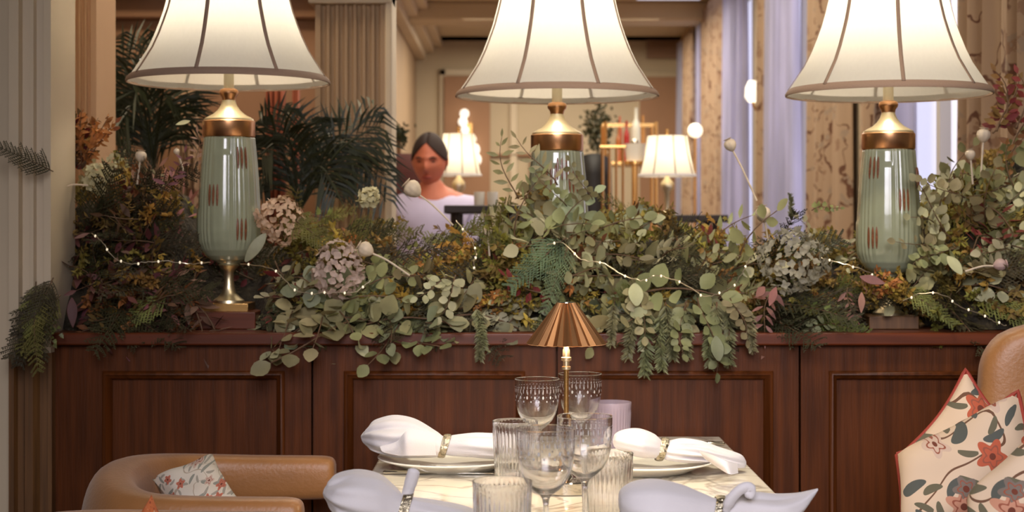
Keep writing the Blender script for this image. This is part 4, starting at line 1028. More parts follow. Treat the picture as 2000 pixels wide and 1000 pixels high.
# ---------------------------------------------------------------- palms
M['palm'] = mat('palm_leaf', C(40,48,24), .5, noise=.2, nscale=20)
M['palm2'] = mat('palm_leaf_olive', C(58,58,30), .5, noise=.2, nscale=20)
def palm(px, py, d, fronds, label, mt, wl=.16, basez=0):
    base = P(px, py, d); t = thing('potted_palm', label, 'plant', (base.x, d, 0))
    MB().lathe([(0, 0), (.11, 0), (.15, .26), (.155, .30), (.14, .30), (.135, .27), (0, .27)], 32).obj('pot', M['copper'], t)
    MB().tube([(0, 0, .26), (0, 0, base.z*.6), (0, 0, base.z)], [.03, .022, .012], 10).obj('trunk', M['timber'], t)
    for (ex, ey, dd, droop) in fronds:
        e = P(ex, ey, d+dd)-Vector((base.x, d, 0)); b = Vector((0, 0, base.z)); mid = (b+e)/2+Vector((0, 0, droop))
        pts = smooth_path([b, mid, e], 9); mb = MB(); mb.tube(pts, [.005*(1-.8*i/(len(pts)-1)) for i in range(len(pts))], 5)
        n = len(pts)
        for i in range(3, n-1):
            for f in (0,):
                p = pts[i]*(1-f)+pts[i+1]*f; tg = (pts[i+1]-pts[i-1]).normalized(); sd = tg.cross(Vector((0, -1, .3))).normalized(); u = i/n
                L = wl*math.sin(PI*min(1, u*.85+.12))*(.9+.2*R.random())
                for sg in (-1, 1):
                    dr = (sd*sg*.8+tg*.75+Vector((0, R.uniform(-.3,.3), -.15))).normalized(); q = p+dr*L*.5; r_ = p+dr*L+Vector((0, 0, -.035))
                    wv = dr.cross(Vector((0, -1, 0))).normalized()*.0042
                    mb.add([p, q+wv, r_, q-wv], [(0, 1, 2, 3)])
        mb.obj('frond', mt, t)
palm(300, 330, 4.75, [(205,125,0,.12),(235,105,.1,.12),(270,70,-.1,.05),(300,80,.1,.03),(345,120,-.1,.1),(195,190,.1,.1),(350,200,0,.1),(220,250,-.1,.12),(345,260,.1,.12),(255,160,-.2,.08),(300,150,.2,.05),(320,180,-.15,.05),(210,300,0,.1),(240,200,.1,.1)], 'dark potted palm behind the left lampshade and garland', M['palm'], .20)
palm(585, 410, 4.55, [(505,235,0,.06),(545,225,.05,.06),(600,235,0,.07),(640,270,.1,.09),(735,205,.1,.02),(745,245,-.1,.05),(755,395,0,.18),(700,330,.1,.12),(760,355,.1,.16),(510,300,-.1,.1),(660,380,-.1,.1),(500,345,0,.1),(560,260,-.1,.05),(620,300,.1,.08)], 'dark potted palm between the left lamp and fluted pilaster', M['palm'], .17)
t = thing('potted_bush', 'dark bushy plant hanging left of the bottles in the far room', 'plant', (gx(1168, 9.5), 9.5, 0))
mb = MB(); s = 9.5/F
for k in range(420):
    a, b = R.gauss(0, 13), R.gauss(0, 24); p = Vector((a*s, R.gauss(0, .03), ZC-(252+b-HY)*s)); dr = Vector((R.gauss(0,1), R.gauss(0,1), R.gauss(0,1))).normalized()*.028; w_ = dr.cross(Vector((R.random(), 1, R.random()))).normalized()*.009
    mb.add([p, p+dr*.5+w_, p+dr, p+dr*.5-w_], [(0,1,2,3)])
mb.obj('foliage', M['palm2'], t); MB().tube([(0, 0, 0), (0, 0, ZC-(300-HY)*s)], .012, 8).obj('stem', M['timber'], t)
t = thing('potted_bush', 'small dark plant showing above the burgundy chair', 'plant', (gx(779, 8.4), 8.4, 0)); s = 8.4/F; mb = MB()
for k in range(160):
    a, b = R.gauss(0, 8), R.gauss(0, 9); p = Vector((a*s, R.gauss(0, .03), ZC-(262+b-HY)*s)); dr = Vector((R.gauss(0,1), R.gauss(0,1), R.gauss(0,1))).normalized()*.028; w_ = dr.cross(Vector((R.random(), 1, R.random()))).normalized()*.009
    mb.add([p, p+dr*.5+w_, p+dr, p+dr*.5-w_], [(0,1,2,3)])
mb.obj('foliage', M['palm'], t); MB().tube([(0, 0, 0), (0, 0, ZC-(275-HY)*s)], .012, 8).obj('stem', M['timber'], t)

# ---------------------------------------------------------------- garland
LM = dict(
 euc=mat('eucalyptus_leaf', C(146,142,98), .55, noise=.32, nscale=14, rnd=.30, translucent=.22),
 eucl=mat('pale_eucalyptus_leaf', C(184,180,140), .55, noise=.22, nscale=14, rnd=.18, translucent=.25),
 eucb=mat('blue_eucalyptus_leaf', C(142,146,112), .5, noise=.32, nscale=14, rnd=.3, translucent=.2),
 cedar=mat('teal_cedar', C(98,116,80), .7, rnd=.25, noise=.35, nscale=22, translucent=.15),
 cedarg=mat('green_cedar', C(122,122,60), .7, rnd=.25, noise=.35, nscale=22, translucent=.15),
 cedard=mat('dark_cedar', C(58,54,28), .7, rnd=.3, noise=.2, nscale=40),
 fern=mat('olive_fern', C(132,116,52), .7, rnd=.35, noise=.35, nscale=22, translucent=.2),
 ferng=mat('golden_fern', C(152,114,50), .7, rnd=.3, noise=.35, nscale=22, translucent=.2),
 fir=mat('fir_needle', C(124,122,84), .6, rnd=.25, noise=.35, nscale=22),
 brown=mat('dry_brown_leaf', C(116,70,40), .7, rnd=.4, noise=.2, nscale=40, translucent=.15),
 pink=mat('mauve_leaf', C(150,100,92), .6, rnd=.3, noise=.15, nscale=30, translucent=.2),
 pinkd=mat('dark_mauve_leaf', C(104,60,52), .6, rnd=.35, noise=.15, nscale=30, translucent=.15),
 ivy=mat('ivy_leaf', C(122,132,72), .5, rnd=.3, noise=.35, nscale=22, translucent=.2),
 stem=mat('twig', C(96,70,46), .7))
def leaf(mb, p, dr, nr, L, W, cup=.15, kind='round', mi=0):
    """leaf blade as a small curved grid"""
    dr = dr.normalized(); nr = (nr-dr*nr.dot(dr)).normalized(); sd = dr.cross(nr)
    prof = {'round': [(0,.05),(.12,.55),(.35,.98),(.6,1),(.85,.62),(1,.12)], 'long': [(0,.06),(.15,.5),(.38,1),(.62,.85),(.85,.42),(1,.03)], 'ivy': [(0,.3),(.12,1),(.3,.62),(.45,.95),(.7,.4),(1,.03)]}[kind]
    bend = R.uniform(-.35, .35)
    vs = []; n = len(prof)
    for t, w_ in prof:
        c = p+dr*t*L+nr*(-bend*L*t*t*.6)
        for q in (-1, 0, 1): vs.append(c+sd*q*w_*W/2+nr*(abs(q)*cup*W*w_))
    fs = []
    for i in range(n-1):
        for j in (0, 1): a = i*3+j; fs.append((a, a+1, a+4, a+3))
    mb.add(vs, fs, mi)
def mk_euc(L, n, lw, ll, kind='round', droop=.2):
    st = MB(); lf = MB(); pts = []
    ph = R.random()*6
    for i in range(9): u = i/8; pts.append(Vector((L*u, .02*math.sin(u*3+ph), -droop*L*u*u+.01*math.sin(u*5+ph))))
    st.tube(pts, [.0020*(1-.6*i/8) for i in range(9)], 5)
    for i in range(n):
        u = .12+.88*i/n; k = u*8; j = min(7, int(k)); p = pts[j]+(pts[j+1]-pts[j])*(k-j); tg = (pts[j+1]-pts[j]).normalized()
        for sg in (-1, 1):
            a = R.uniform(-.7, .7); sd = Vector((0, math.cos(a)*sg, math.sin(a)+.1)); dr = (tg*R.uniform(.25,.9)+sd).normalized(); sz = (1-.35*u)*R.uniform(.75, 1.15)
            nr = Vector((R.uniform(-.6,.6), R.uniform(-.6,.6), 1)); leaf(lf, p+dr*.004, dr, nr, ll*sz, lw*sz, .12, kind)
    leaf(lf, pts[-1], tg, Vector((0, .2, 1)), ll*.7, lw*.6, .1, kind)
    return st, lf
def mk_cedar(L, W, n=16):
    st = MB(); lf = MB(); pts = [Vector((L*i/8, 0, -.25*L*(i/8)**2)) for i in range(9)]; st.tube(pts, [.0018*(1-.7*i/8) for i in range(9)], 5)
    for i in range(n):
        u = .06+.94*i/n; k = u*8; j = min(7, int(k)); p = pts[j]+(pts[j+1]-pts[j])*(k-j)
        for sg in (-1, 1):
            l1 = W*(1-.65*u)*R.uniform(.7, 1.1); dr = Vector((.75, sg*.7, R.uniform(-.25,.2))).normalized()
            m = 7
            for q in range(m):
                c = p+dr*l1*(q/m)+Vector((0, 0, -.15*l1*(q/m)**2)); 
                for s2 in (-1, 1):
                    d2 = (dr+Vector((.35, s2*.75, R.uniform(-.3,.3)))).normalized(); l2 = l1*.34*(1-.5*q/m); nv = Vector((R.uniform(-.4,.4), R.uniform(-.4,.4), 1)); wv = d2.cross(nv).normalized()*.0013
                    lf.add([c, c+d2*l2*.5+wv, c+d2*l2, c+d2*l2*.5-wv], [(0,1,2,3)])
            wv = dr.cross(Vector((0,0,1))).normalized()*.0013; lf.add([p-wv, p+wv, p+dr*l1+wv*.3, p+dr*l1-wv*.3], [(0,1,2,3)])
    return st, lf
def mk_fir(L, nl, W=.0011, n=150, spread=1.0):
    st = MB(); lf = MB(); pts = [Vector((L*i/8, 0, -.2*L*(i/8)**2)) for i in range(9)]; st.tube(pts, [.0022*(1-.6*i/8) for i in range(9)], 5)
    for i in range(n):
        u = .05+.95*R.random(); k = u*8; j = min(7, int(k)); p = pts[j]+(pts[j+1]-pts[j])*(k-j); a = R.random()*2*PI
        dr = Vector((.9, spread*math.cos(a), spread*math.sin(a))).normalized(); l = nl*R.uniform(.7, 1.1)*(1-.25*u); wv = dr.cross(Vector((R.random()-.5, R.random()-.5, 1))).normalized()*W
        lf.add([p-wv, p+wv, p+dr*l*.7+wv, p+dr*l, p+dr*l*.7-wv], [(0,1,2,3,4)])
    return st, lf
def mk_fern(L, n=14):
    """bushy little sprig with many short curled leaflets"""
    st = MB(); lf = MB()
    for b in range(5):
        e = Vector((L*R.uniform(.6, 1), L*R.uniform(-.45,.45), L*R.uniform(-.35,.35))); pts = [e*(i/6)+Vector((0,0,-.1*L*(i/6)**2)) for i in range(7)]; st.tube(pts, [.0012*(1-.6*i/6) for i in range(7)], 4)
        for i in range(n):
            u = .2+.8*i/n; k = u*6; j = min(5, int(k)); p = pts[j]+(pts[j+1]-pts[j])*(k-j); tg = (pts[j+1]-pts[j]).normalized()
            for sg in range(2):
                dr = (tg*.6+Vector((R.uniform(-1,1), R.uniform(-1,1), R.uniform(-1,1)))).normalized(); leaf(lf, p, dr, Vector((R.uniform(-1,1), R.uniform(-1,1), 1)), R.uniform(.008,.016), R.uniform(.004,.008), .2, 'long')
    return st, lf
protos = {}
def proto(kind, makers, mt, names):
    lst = []
    for st, lf in makers: lst.append((st.mesh('stem', LM['stem'], True), lf.mesh(names, LM[mt], True)))
    protos[kind] = lst
proto('euc', [mk_euc(.13+.015*k, 6, .032, .037) for k in range(4)], 'euc', 'leaves')
proto('eucl', [mk_euc(.12+.015*k, 5, .030, .036) for k in range(3)], 'eucl', 'leaves')
proto('eucb', [mk_euc(.13+.015*k, 5, .036, .042) for k in range(3)], 'eucb', 'leaves')
proto('long', [mk_euc(.14+.02*k, 6, .014, .040, 'long') for k in range(3)], 'euc', 'leaves')
proto('cedar', [mk_cedar(.14+.02*k, .06) for k in range(3)], 'cedar', 'foliage')
proto('cedarg', [mk_cedar(.13+.02*k, .055) for k in range(3)], 'cedarg', 'foliage')
proto('cedard', [mk_cedar(.14+.02*k, .065) for k in range(3)], 'cedard', 'foliage')
proto('fern', [mk_fern(.09) for k in range(4)], 'fern', 'foliage')
proto('ferng', [mk_fern(.09) for k in range(3)], 'ferng', 'foliage')
proto('fir', [mk_fir(.13, .030, .0016, 260) for k in range(3)], 'fir', 'needles')
proto('brown', [mk_euc(.10, 6, .014, .026, 'long') for k in range(3)], 'brown', 'leaves')
proto('pink', [mk_euc(.12, 5, .014, .044, 'long', .4) for k in range(3)], 'pink', 'leaves')
proto('pinkd', [mk_euc(.12, 5, .015, .040, 'long', .4) for k in range(3)], 'pinkd', 'leaves')
proto('ivy', [mk_euc(.10, 5, .024, .026, 'ivy') for k in range(3)], 'ivy', 'leaves')
KN = dict(euc=('eucalyptus_sprig', 'round leaved grey green eucalyptus sprig'), eucl=('eucalyptus_sprig', 'pale cream green eucalyptus sprig'), eucb=('eucalyptus_sprig', 'broad leaved bluish eucalyptus sprig'), long=('eucalyptus_sprig', 'long leaved eucalyptus sprig'),
  cedar=('cedar_sprig', 'blue green feathery cedar sprig'), cedarg=('cedar_sprig', 'light green feathery cedar sprig'), cedard=('cedar_sprig', 'dark green cedar sprig'), fern=('fern_sprig', 'olive green fine leaved sprig'), ferng=('fern_sprig', 'golden brown fine leaved sprig'),
  fir=('fir_sprig', 'green fir sprig'), brown=('dried_leaf_sprig', 'dried brown leaf sprig'), pink=('mauve_leaf_sprig', 'dusty pink narrow leaved sprig'), pinkd=('mauve_leaf_sprig', 'dark mauve narrow leaved sprig'), ivy=('ivy_sprig', 'lobed green ivy sprig'))
ZN = [(0, 'hanging over the left column ledge'), (105, 'left of the left lamp'), (480, 'just right of the left lamp'), (720, 'between the left and middle lamps'), (980, 'around the foot of the middle lamp'), (1200, 'right of the middle lamp'), (1480, 'left of the right lamp'), (1790, 'right of the right lamp')]
def sprig(kind, p, dr, scale=1, label=None, nr=None, rnd_n=.6):
    st, lf = protos[kind][R.randrange(len(protos[kind]))]; nm, ds = KN[kind]
    px = 1000+p.x*F/p.y; zn = [z for x, z in ZN if px >= x][-1]; L0 = label
    py = HY-(p.z-ZC)*F/p.y
    lvl = 'high up' if py < 470 else ('low' if py > 560 else 'midway up')
    lb = label or '%s %s, %s' % (ds, lvl, zn)
    t = thing(nm, lb, 'foliage', p, None if label else '%s sprigs %s, %s' % (kind_name(kind), lvl, zn))
    dr = Vector(dr).normalized(); nr = Vector(nr) if nr else Vector((R.uniform(-rnd_n, rnd_n), -1, R.uniform(-.2, .9)*rnd_n+.25))
    nr = (nr-dr*nr.dot(dr)).normalized(); y = nr.cross(dr)
    m = Matrix((dr, y, nr)).transposed().to_4x4(); m = Matrix.Translation(p) @ m @ Matrix.Scale(scale, 4)
    t.matrix_world = m
    for nme, me in (('stem', st), (lf.name.split('.')[0], lf)):
        o = bpy.data.objects.new(nme, me); COL.objects.link(o); o.parent = t
    return t
def kind_name(k): return KN[k][1].split(' sprig')[0]
TOPL = [(60,520),(100,350),(150,320),(200,300),(300,295),(350,315),(400,430),(500,420),(560,410),(650,405),(720,395),(770,420),(800,445),(900,455),(940,430),(965,400),(1000,350),(1050,335),(1120,360),(1200,380),(1290,405),(1320,435),(1400,445),(1480,450),(1560,440),(1650,445),(1750,430),(1790,400),(1850,350),(1900,290),(1960,260),(2000,240),(2080,220)]
def df(px):   # where the mound starts, behind the lamp bases
    b = 3.52
    for c, w_ in ((440, 95), (1735, 85)):
        k = max(0, 1-abs(px-c)/w_); b += .20*min(1, k*2.2)
    return b
def bedh(px):
    z = ZC-(interp(TOPL, px)+62-HY)*3.8/F-CT
    return max(.02, z)
def bedd(px, py):
    # depth of the mound's front face at photo height py
    d = 3.6; d0 = df(px); H = bedh(px)
    for _ in range(4):
        h = ZC-(py-HY)*d/F-CT; d = d0+(3.86-d0)*math.asin(max(0, min(1, h/H)))*2/PI
    return d
# mossy bed
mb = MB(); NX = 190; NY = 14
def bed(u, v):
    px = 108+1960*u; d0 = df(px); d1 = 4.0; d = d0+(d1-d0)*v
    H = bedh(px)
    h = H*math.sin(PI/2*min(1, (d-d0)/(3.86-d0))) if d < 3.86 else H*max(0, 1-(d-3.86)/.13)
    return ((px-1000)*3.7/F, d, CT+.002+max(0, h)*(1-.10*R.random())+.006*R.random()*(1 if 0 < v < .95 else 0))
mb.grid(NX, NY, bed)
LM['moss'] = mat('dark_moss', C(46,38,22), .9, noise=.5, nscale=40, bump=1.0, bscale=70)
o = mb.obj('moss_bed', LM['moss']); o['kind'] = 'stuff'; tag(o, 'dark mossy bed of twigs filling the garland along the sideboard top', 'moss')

def blocked(p):
    """keeps the lamps' visible bodies clear of foliage in front of them"""
    px = 1000+p.x*F/p.y; py = HY-(p.z-ZC)*F/p.y
    if 372 < px < 512 and py < 520 and p.y < 3.72: return True
    if 405 < px < 500 and 520 <= py < 640 and p.y < 3.72: return True
    if 1018 < px < 1168 and py < 368 and p.y < 3.9: return True
    if 1660 < px < 1780 and py < 530 and p.y < 3.72: return True
    if 1695 < px < 1775 and 595 < py < 645 and p.y < 3.7: return True
    return False
CNT = {}; GS = 1.25
def scatter(kind, n, x0, x1, f0=0, f1=1, scale=(.8, 1.2), up=0, fwd=0, sink=0):
    tries = 0; k = 0
    while k < n and tries < n*12:
        tries += 1
        px = R.uniform(x0, x1); yt = interp(TOPL, px)+12; f = R.uniform(f0, f1); py = 640-(640-yt)*f
        d = bedd(px, py)+R.uniform(-.035, .015)-fwd
        p = P(px, py, d)
        if p.z < CT+.012: p.z = CT+.012
        vert = (f-.40)*1.3+up+R.uniform(-.45, .45)
        dr = Vector((R.uniform(-1, 1)*1.0, -R.uniform(.25, .9), vert)).normalized(); sc = R.uniform(*scale)*GS
        tip = p+dr*.15*sc
        if tip.z < CT+.01 and tip.y > 3.42: dr.z = max(dr.z, (CT+.012-p.z)/(.16*sc)); dr.normalize(); tip = p+dr*.15*sc
        mid = p+dr*.08*sc
        tpx = 1000+tip.x*F/tip.y; tpy = HY-(tip.z-ZC)*F/tip.y
        if tpy < interp(TOPL, tpx)-18 or tpy > 662 or tpx < 128: continue
        if blocked(p) or blocked(tip) or blocked(mid): continue
        sprig(kind, p, dr, sc); k += 1
    CNT[kind] = CNT.get(kind, 0)+k
# left zone
scatter('cedard', 34, 128, 400, 0, 1, (.8, 1.3))
scatter('pinkd', 22, 110, 400, 0, .6, (.8, 1.2))
scatter('pink', 7, 240, 400, .45, 1, (.7, 1)); scatter('pink', 9, 130, 400, .02, .4, (.7, 1))
scatter('brown', 26, 110, 400, .1, .9)
scatter('eucl', 7, 150, 340, .8, 1, (.4, .6), .3)
scatter('fern', 16, 110, 400, .3, 1)
scatter('ferng', 24, 110, 400, .0, .9)
# centre-left
scatter('ferng', 26, 490, 1000, .2, 1); scatter('fern', 30, 490, 1000, .2, 1)
scatter('brown', 18, 490, 1000, .1, .9)
scatter('cedarg', 14, 520, 980, .45, 1, (.7, 1.1))
scatter('euc', 22, 490, 960, .02, .45, (.8, 1.15)); scatter('eucb', 12, 490, 960, .0, .35, (.8, 1.1)); scatter('eucl', 7, 490, 960, .05, .5, (.7, 1))
scatter('ivy', 10, 520, 1000, .4, 1, (.6, .9))
scatter('cedard', 22, 490, 1000, .0, .7)
# centre
scatter('euc', 22, 960, 1440, .15, 1, (.75, 1.1)); scatter('eucb', 12, 980, 1440, .1, .9, (.7, 1)); scatter('eucl', 16, 980, 1420, .1, 1, (.6, .95))
scatter('fern', 40, 960, 1500, .1, 1); scatter('ferng', 26, 960, 1500, .1, 1); scatter('brown', 16, 1000, 1640, .1, .9)
scatter('cedarg', 8, 1000, 1500, .3, 1, (.7, 1)); scatter('cedard', 24, 960, 1500, 0, .6)
scatter('long', 10, 980, 1460, .3, 1, (.7, 1))
# right
scatter('fern', 46, 1480, 2000, .05, 1); scatter('ferng', 26, 1480, 2000, .05, 1); scatter('cedarg', 12, 1500, 2000, .1, 1, (.7, 1.1)); scatter('cedard', 20, 1480, 2010, 0, .8)
scatter('eucl', 12, 1790, 2000, .3, 1, (.7, 1.05)); scatter('euc', 16, 1780, 2000, .3, 1, (.7, 1.05)); scatter('eucl', 5, 1490, 1660, .6, 1, (.5, .7)); scatter('brown', 10, 1790, 2000, .2, 1)
scatter('ivy', 8, 1480, 1700, .2, .9, (.6, .9)); scatter('eucb', 5, 1600, 1720, 0, .12, (.4, .55))
scatter('euc', 7, 500, 960, .02, .35, (1.25, 1.6)); scatter('eucl', 4, 500, 1000, .05, .35, (1.2, 1.5)); scatter('euc', 7, 1130, 1440, .05, .6, (1.1, 1.45)); scatter('eucl', 5, 1000, 1440, .2, .9, (1.0, 1.35))
scatter('fern', 16, 1000, 1900, .75, 1)
scatter('pink', 3, 1480, 1530, .1, .4, (.7, .9))
# explicit sprigs
def ex(kind, a, b, d0, d1, sc, label, nr=None):
    p = P(a[0], a[1], d0); q = P(b[0], b[1], d1); return sprig(kind, p, q-p, sc, label, nr)
ex('cedar', (1105,465), (1020,535), 3.50, 3.44, 1.15, 'blue green cedar fan fanned out above the small brass lamp, centre', (0,-1,.2))
ex('cedar', (1110,480), (1080,560), 3.50, 3.43, .9, 'blue green cedar fan drooping just above the small brass shade', (0,-1,.2))
ex('cedarg', (560,420), (640,470), 3.56, 3.46, 1.1, 'light green cedar fan above the mauve hydrangea', (0,-1,.3))
ex('cedarg', (330,575), (225,640), 3.50, 3.45, .95, 'bright green cedar tip resting low on the sideboard, left of the lamp plinth', (0,-1,.5))
# left overhang
for k in range(9):
    ex(('cedard','cedarg')[k % 2], (R.uniform(60,120), R.uniform(540,580)), (R.uniform(5,70), R.uniform(640,690)), 3.42, 3.34, R.uniform(.8,1.1), None)
for k in range(3): ex('ivy', (105,590+12*k), (R.uniform(60,105), 680), 3.41, 3.36, .7, None)
ex('cedard', (104,335), (18,292), 3.41, 3.34, .75, 'thin dark cedar tip reaching left over the cream door moulding')
# hanging fir over the front edge
for (a, b, sc) in [((940,610),(935,695),.75),((930,600),(950,690),.7),((1240,590),(1225,690),.9),((1260,600),(1268,735),1.05),((1290,610),(1285,720),.9),((1300,590),(1310,690),.9),((1400,590),(1400,735),1.0),((1420,600),(1435,710),.9),((1390,600),(1375,700),.8),((1460,600),(1480,690),.7),((1200,590),(1190,670),.7),((1340,600),(1350,690),.8)]:
    ex('fir', a, b, 3.44, 3.395, sc, None)
for (a, b, sc) in [((1380,580),(1400,700),.9),((1330,590),(1345,660),.8),((1440,580),(1455,660),.7),((1260,560),(1245,640),.8)]: ex('euc', a, b, 3.43, 3.385, sc, None)
for (a, b, sc) in [((880,545),(815,560),.7),((900,540),(850,600),.8)]: ex('eucl', a, b, 3.45, 3.40, sc, None)
# eucalyptus branch rising at the middle lamp
ex('long', (1000,390), (985,285), 3.62, 3.62, .9, 'tall eucalyptus branch standing left of the middle lamp')
ex('long', (1075,370), (1035,285), 3.62, 3.60, .95, 'eucalyptus branch crossing the brass band of the middle lamp')
ex('euc', (1100,410), (1065,345), 3.62, 3.58, .65, 'eucalyptus sprig covering the lower body of the middle lamp')
ex('euc', (1150,400), (1130,345), 3.62, 3.6, .6, 'short eucalyptus sprig touching the right side of the middle lamp')
# eucalyptus over the right lamp
for (a, b, sc) in [((1860,470),(1770,400),.9),((1850,440),(1790,370),.9),((1840,500),(1770,450),.8),((1880,400),(1810,330),.85),((1860,480),(1790,520),.8)]: ex('eucl' if sc > .85 else 'euc', a, b, 3.54, 3.47, sc, None)
ex('pink', (1690,575), (1700,545), 3.50, 3.45, .55, 'pink leaf sprig below the right lamp body')
ex('pink', (1660,560), (1685,620), 3.48, 3.44, .6, 'pale pink leaf sprig left of the right lamp block')
ex('pink', (1525,560), (1492,650), 3.47, 3.41, .9, 'long mauve leaf hanging over the sideboard edge, left of the right lamp')
for (a, b) in (((1700,585),(1740,545)), ((1760,590),(1735,550)), ((1790,590),(1755,555)), ((1715,600),(1690,565))): ex('ferng', a, b, 3.50, 3.47, 1.0, None)
ex('cedarg', (1760,560), (1830,600), 3.50, 3.45, .8, 'golden green cedar sprig fanned over the foot of the right lamp')
scatter('pink', 5, 150, 400, .5, 1, (.7, .95))
# pink sprays near left lamp, upright
ex('pink', (385,330), (375,235), 3.70, 3.70, .7, 'pink sprig rising beside the brass band of the left lamp')
ex('pink', (330,370), (345,300), 3.62, 3.6, .7, 'pink leafed sprig left of the celadon lamp body')
ex('fir', (1545,430), (1548,378), 3.72, 3.72, .45, 'small upright fir tip against the white sheer curtain')
ex('ivy', (1590,420), (1640,395), 3.70, 3.68, .6, 'pale leaf sprig poking up left of the right lamp')
# tall dried sprays at left and right
for (a, b) in (((130,330),(112,205)), ((145,330),(146,180)), ((160,330),(180,240)), ((125,340),(135,230))):
    ex('ferng', a, b, 3.66, 3.66, 1.5, None); ex('brown', (a[0]+8, a[1]), (b[0]+12, b[1]+20), 3.68, 3.68, 1.2, None)
for (a, b) in (((1965,260),(1975,120)), ((1985,250),(1990,60)), ((1960,240),(1950,170)), ((1990,300),(2010,150)), ((1940,260),(1945,190))):
    ex('brown', a, b, 3.72, 3.74, 1.3, 'tall dried brown spray standing at the far right edge of the garland') ['group'] = 'tall dried sprays at the right'

# hydrangeas
HM = [mat('cream_pink_petal', C(206,172,146), .7, rnd=.1, noise=.18, nscale=60, translucent=.25), mat('mauve_petal', C(188,166,152), .7, noise=.18, nscale=60, translucent=.25), mat('grey_green_petal', C(160,154,132), .7, noise=.22, nscale=60, translucent=.25), mat('cream_petal', C(196,188,148), .7, noise=.18, nscale=60, translucent=.25)]
def hydrangea(px, py, d, rpx, mt, label):
    c = P(px, py, d); r = rpx*d/F; t = thing('hydrangea_head', label, 'flower', c); mb = MB()
    n = int(150*(rpx/50)**1.2); pa = R.random()*6
    for i in range(n):
        z = 1-2*(i+.5)/n; a = i*2.399963; q = math.sqrt(1-z*z); v = Vector((q*math.cos(a), z*.9, q*math.sin(a)))
        if v.y > .5: continue
        v = v*(R.uniform(.84, 1.06)*(1+.10*math.sin(3*v.x+pa)+.08*math.sin(5*v.z+pa*2))); p = v*r; nr = (v+Vector((R.uniform(-.8,.8), R.uniform(-.6,.6), R.uniform(-.8,.8)))).normalized(); t1 = nr.cross(Vector((.3, .2, 1))).normalized(); t2 = nr.cross(t1); a0 = R.random()*PI
        for k in range(4):
            b = a0+k*PI/2; leaf(mb, p, t1*math.cos(b)+t2*math.sin(b)+nr*R.uniform(.0,.5), nr, R.uniform(.007,.0125), R.uniform(.007,.0115), .12, 'round')
    mb.obj('petals', mt, t); MB().tube([(0, r*.3, 0), (0, r*1.1, -r*.8)], .003, 6).obj('stem', LM['stem'], t); return t
hydrangea(545, 428, 3.56, 44, HM[0], 'cream and pink hydrangea head right of the left lamp')
hydrangea(662, 530, 3.47, 52, HM[1], 'dusty mauve hydrangea head between the left and middle lamps')
hydrangea(1552, 508, 3.48, 62, HM[2], 'large grey green hydrangea head left of the right lamp')
hydrangea(190, 352, 3.62, 27, HM[3], 'small cream hydrangea cluster high at the left end of garland')
hydrangea(720, 386, 3.70, 17, HM[3], 'small round white flower between the palm and the person')

# poppy seed heads on stalks
PM = mat('poppy_pod', C(204,186,160), .6, noise=.10, nscale=60); PM2 = mat('lilac_poppy_pod', C(176,148,140), .6, noise=.1, nscale=60)
def pod(px, py, qx, qy, d, r, label, mt=PM, d2=None):
    c = P(px, py, d); q = P(qx, qy, d2 or d); ax = (c-q).normalized(); rr = r*d/F
    t = thing('poppy_seed_head', label, 'seed head', c, None)
    M4 = ax.to_track_quat('Z', 'Y').to_matrix()
    mb = MB(); mb.lathe([(.0, -1.15), (.22, -1.1), (.55, -.85), (.88, -.4), (1, .1), (.9, .55), (.55, .85), (.3, .93), (0, .93)], 32, rf=lambda a, z, r_: 1+.035*math.cos(a*9)); mb.v = [tuple(M4 @ (Vector(v)*rr)) for v in mb.v]; mb.obj('pod', mt, t, angle=None)
    mb = MB(); mb.lathe([(0, .92), (.35, .93), (.62, 1.05), (.66, 1.12), (.3, 1.08), (0, 1.1)], 27, rf=lambda a, z, r_: 1+.12*math.cos(a*9)); mb.v = [tuple(M4 @ (Vector(v)*rr)) for v in mb.v]; mb.obj('crown', mt, t)
    L = (q-c); MB().tube(smooth_path([-ax*rr*1.1, L*.5+Vector((0, 0, .004)), L], 4), .0022, 6).obj('stalk', PM, t)
    return t
pod(275, 305, 268, 360, 3.60, 11, 'pale poppy seed head standing upright left of the left lamp')
pod(116, 366, 172, 362, 3.56, 12, 'lilac poppy seed head at the left end by the fluted column', PM2)
pod(714, 487, 800, 538, 3.44, 15, 'large pale poppy seed head lying diagonally right of mauve hydrangea')
pod(806, 369, 885, 440, 3.62, 17, 'white poppy seed head in front of the person')
pod(1426, 283, 1478, 392, 3.70, 12, 'poppy seed head raised on a long stalk before the sheer curtain')
pod(1490, 418, 1500, 470, 3.66, 15, 'round pale poppy seed head below the raised one')
pod(1921, 264, 1916, 345, 3.56, 13, 'pale poppy seed head upright right of the right lamp')
pod(1895, 302, 1900, 360, 3.58, 10, 'greenish poppy seed head just below the upright right one')
pod(1953, 517, 1885, 530, 3.46, 12, 'brown poppy seed head low at the right end of garland', PM2)
pod(952, 452, 956, 500, 3.58, 10, 'peach seed pod left of the eucalyptus near the middle lamp')
pod(345, 296, 360, 340, 3.66, 6, 'tiny pale seed head near the left lamp')
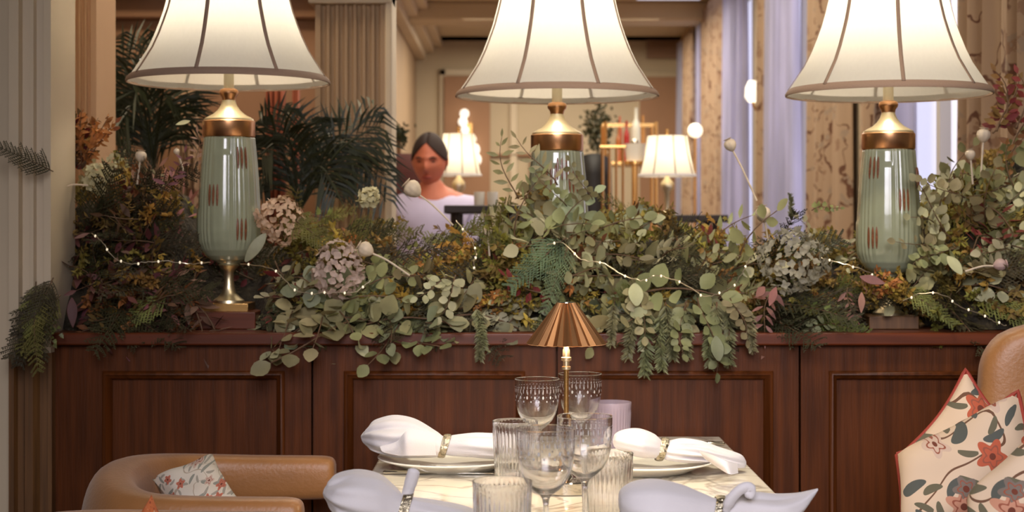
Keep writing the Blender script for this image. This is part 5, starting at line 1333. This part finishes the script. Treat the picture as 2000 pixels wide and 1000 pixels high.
# single large pale leaves
def big_leaf(px, py, qx, qy, w_, d, mt, label, kind='round'):
    p = P(px, py, d); q = P(qx, qy, d-.02); t = MB(); leaf(t, Vector((0,0,0)), q-p, Vector((.2,-1,.3)), (q-p).length, w_*d/F, .1, kind)
    o = t.obj('eucalyptus_leaf', LM[mt], solid=.0006, sub=1); o.location = p; tag(o, label, 'leaf')
big_leaf(1240,552,1242,600,34,3.42,'eucl','large pale leaf hanging on the fairy wire, right of the brass shade')
big_leaf(1230,615,1264,608,26,3.41,'eucl','oval pale leaf just below the large hanging leaf')
big_leaf(1398,655,1402,708,30,3.39,'eucb','grey leaf dangling lowest over the sideboard front')
big_leaf(1850,500,1880,535,26,3.44,'eucl','half moon pale leaf beside the brown poppy head')
big_leaf(520,455,478,510,26,3.50,'eucb','large grey green leaf touching the lower left lamp body')
big_leaf(372,236,343,243,11,3.66,'eucl','single cream leaf left of the brass band of left lamp','long')
big_leaf(1494,560,1476,580,20,3.43,'pink','lilac pink leaf beside the grey green hydrangea','long')
big_leaf(1516,560,1500,600,20,3.42,'pink','rose pink leaf below the grey green hydrangea','long')
big_leaf(140,580,142,638,24,3.42,'pinkd','broad dark mauve leaf at the left end of the sideboard','long')
big_leaf(1678,540,1730,556,22,3.43,'pink','wide pink leaf just below the right lamp body','long')
big_leaf(1683,570,1682,612,17,3.43,'pink','pale lilac leaf left of the right lamp block','long')

# fairy lights
def fairy(pts, label, nb):
    pp = [p+Vector((R.uniform(-.0012,.0012), 0, R.uniform(-.0016,.0016))) for p in smooth_path([P(*p) for p in pts], 6)]; t = thing('fairy_lights', label, 'string lights', pp[0]); o = pp[0]
    MB().tube([p-o for p in pp], .0011, 5).obj('wire', M['wire'], t)
    for k in range(nb):
        i = int((k+.5)/nb*(len(pp)-1)); b = MB(); b.ball(pp[i]-o, .0024, 8, 6, (1.0, 1, 1.3)); b.obj('bulb', M['fairy'], t)
fairy([(1068,478,3.47),(1100,474,3.46),(1135,506,3.44),(1180,515,3.43),(1220,538,3.42),(1257,548,3.41),(1278,538,3.41),(1305,543,3.42),(1340,556,3.42),(1375,578,3.41),(1405,573,3.41),(1430,560,3.42),(1450,532,3.43),(1468,498,3.45)], 'fairy light wire winding from the middle lamp toward the right', 11)
fairy([(178,456,3.50),(197,470,3.48),(222,502,3.47),(252,515,3.46),(290,511,3.46),(330,510,3.46),(372,516,3.46),(410,512,3.50)], 'fairy light wire in the dark foliage left of the left lamp', 7)
fairy([(470,515,3.52),(530,525,3.47),(575,565,3.44),(610,574,3.43),(640,571,3.43),(690,571,3.43),(723,548,3.44)], 'fairy light wire under the mauve hydrangea', 7)
fairy([(890,430,3.58),(920,470,3.54),(931,497,3.52),(925,512,3.51),(930,530,3.50)], 'short fairy light wire left of the middle lamp', 4)
fairy([(1605,505,3.47),(1640,513,3.45),(1690,528,3.44),(1712,541,3.45)], 'fairy light wire running into the foot of the right lamp', 3)
fairy([(1765,588,3.44),(1800,573,3.43),(1845,577,3.42),(1875,600,3.42),(1910,611,3.42),(1936,625,3.42),(1965,636,3.42)], 'fairy light wire low at the right end of garland', 6)
print('sprigs', CNT)
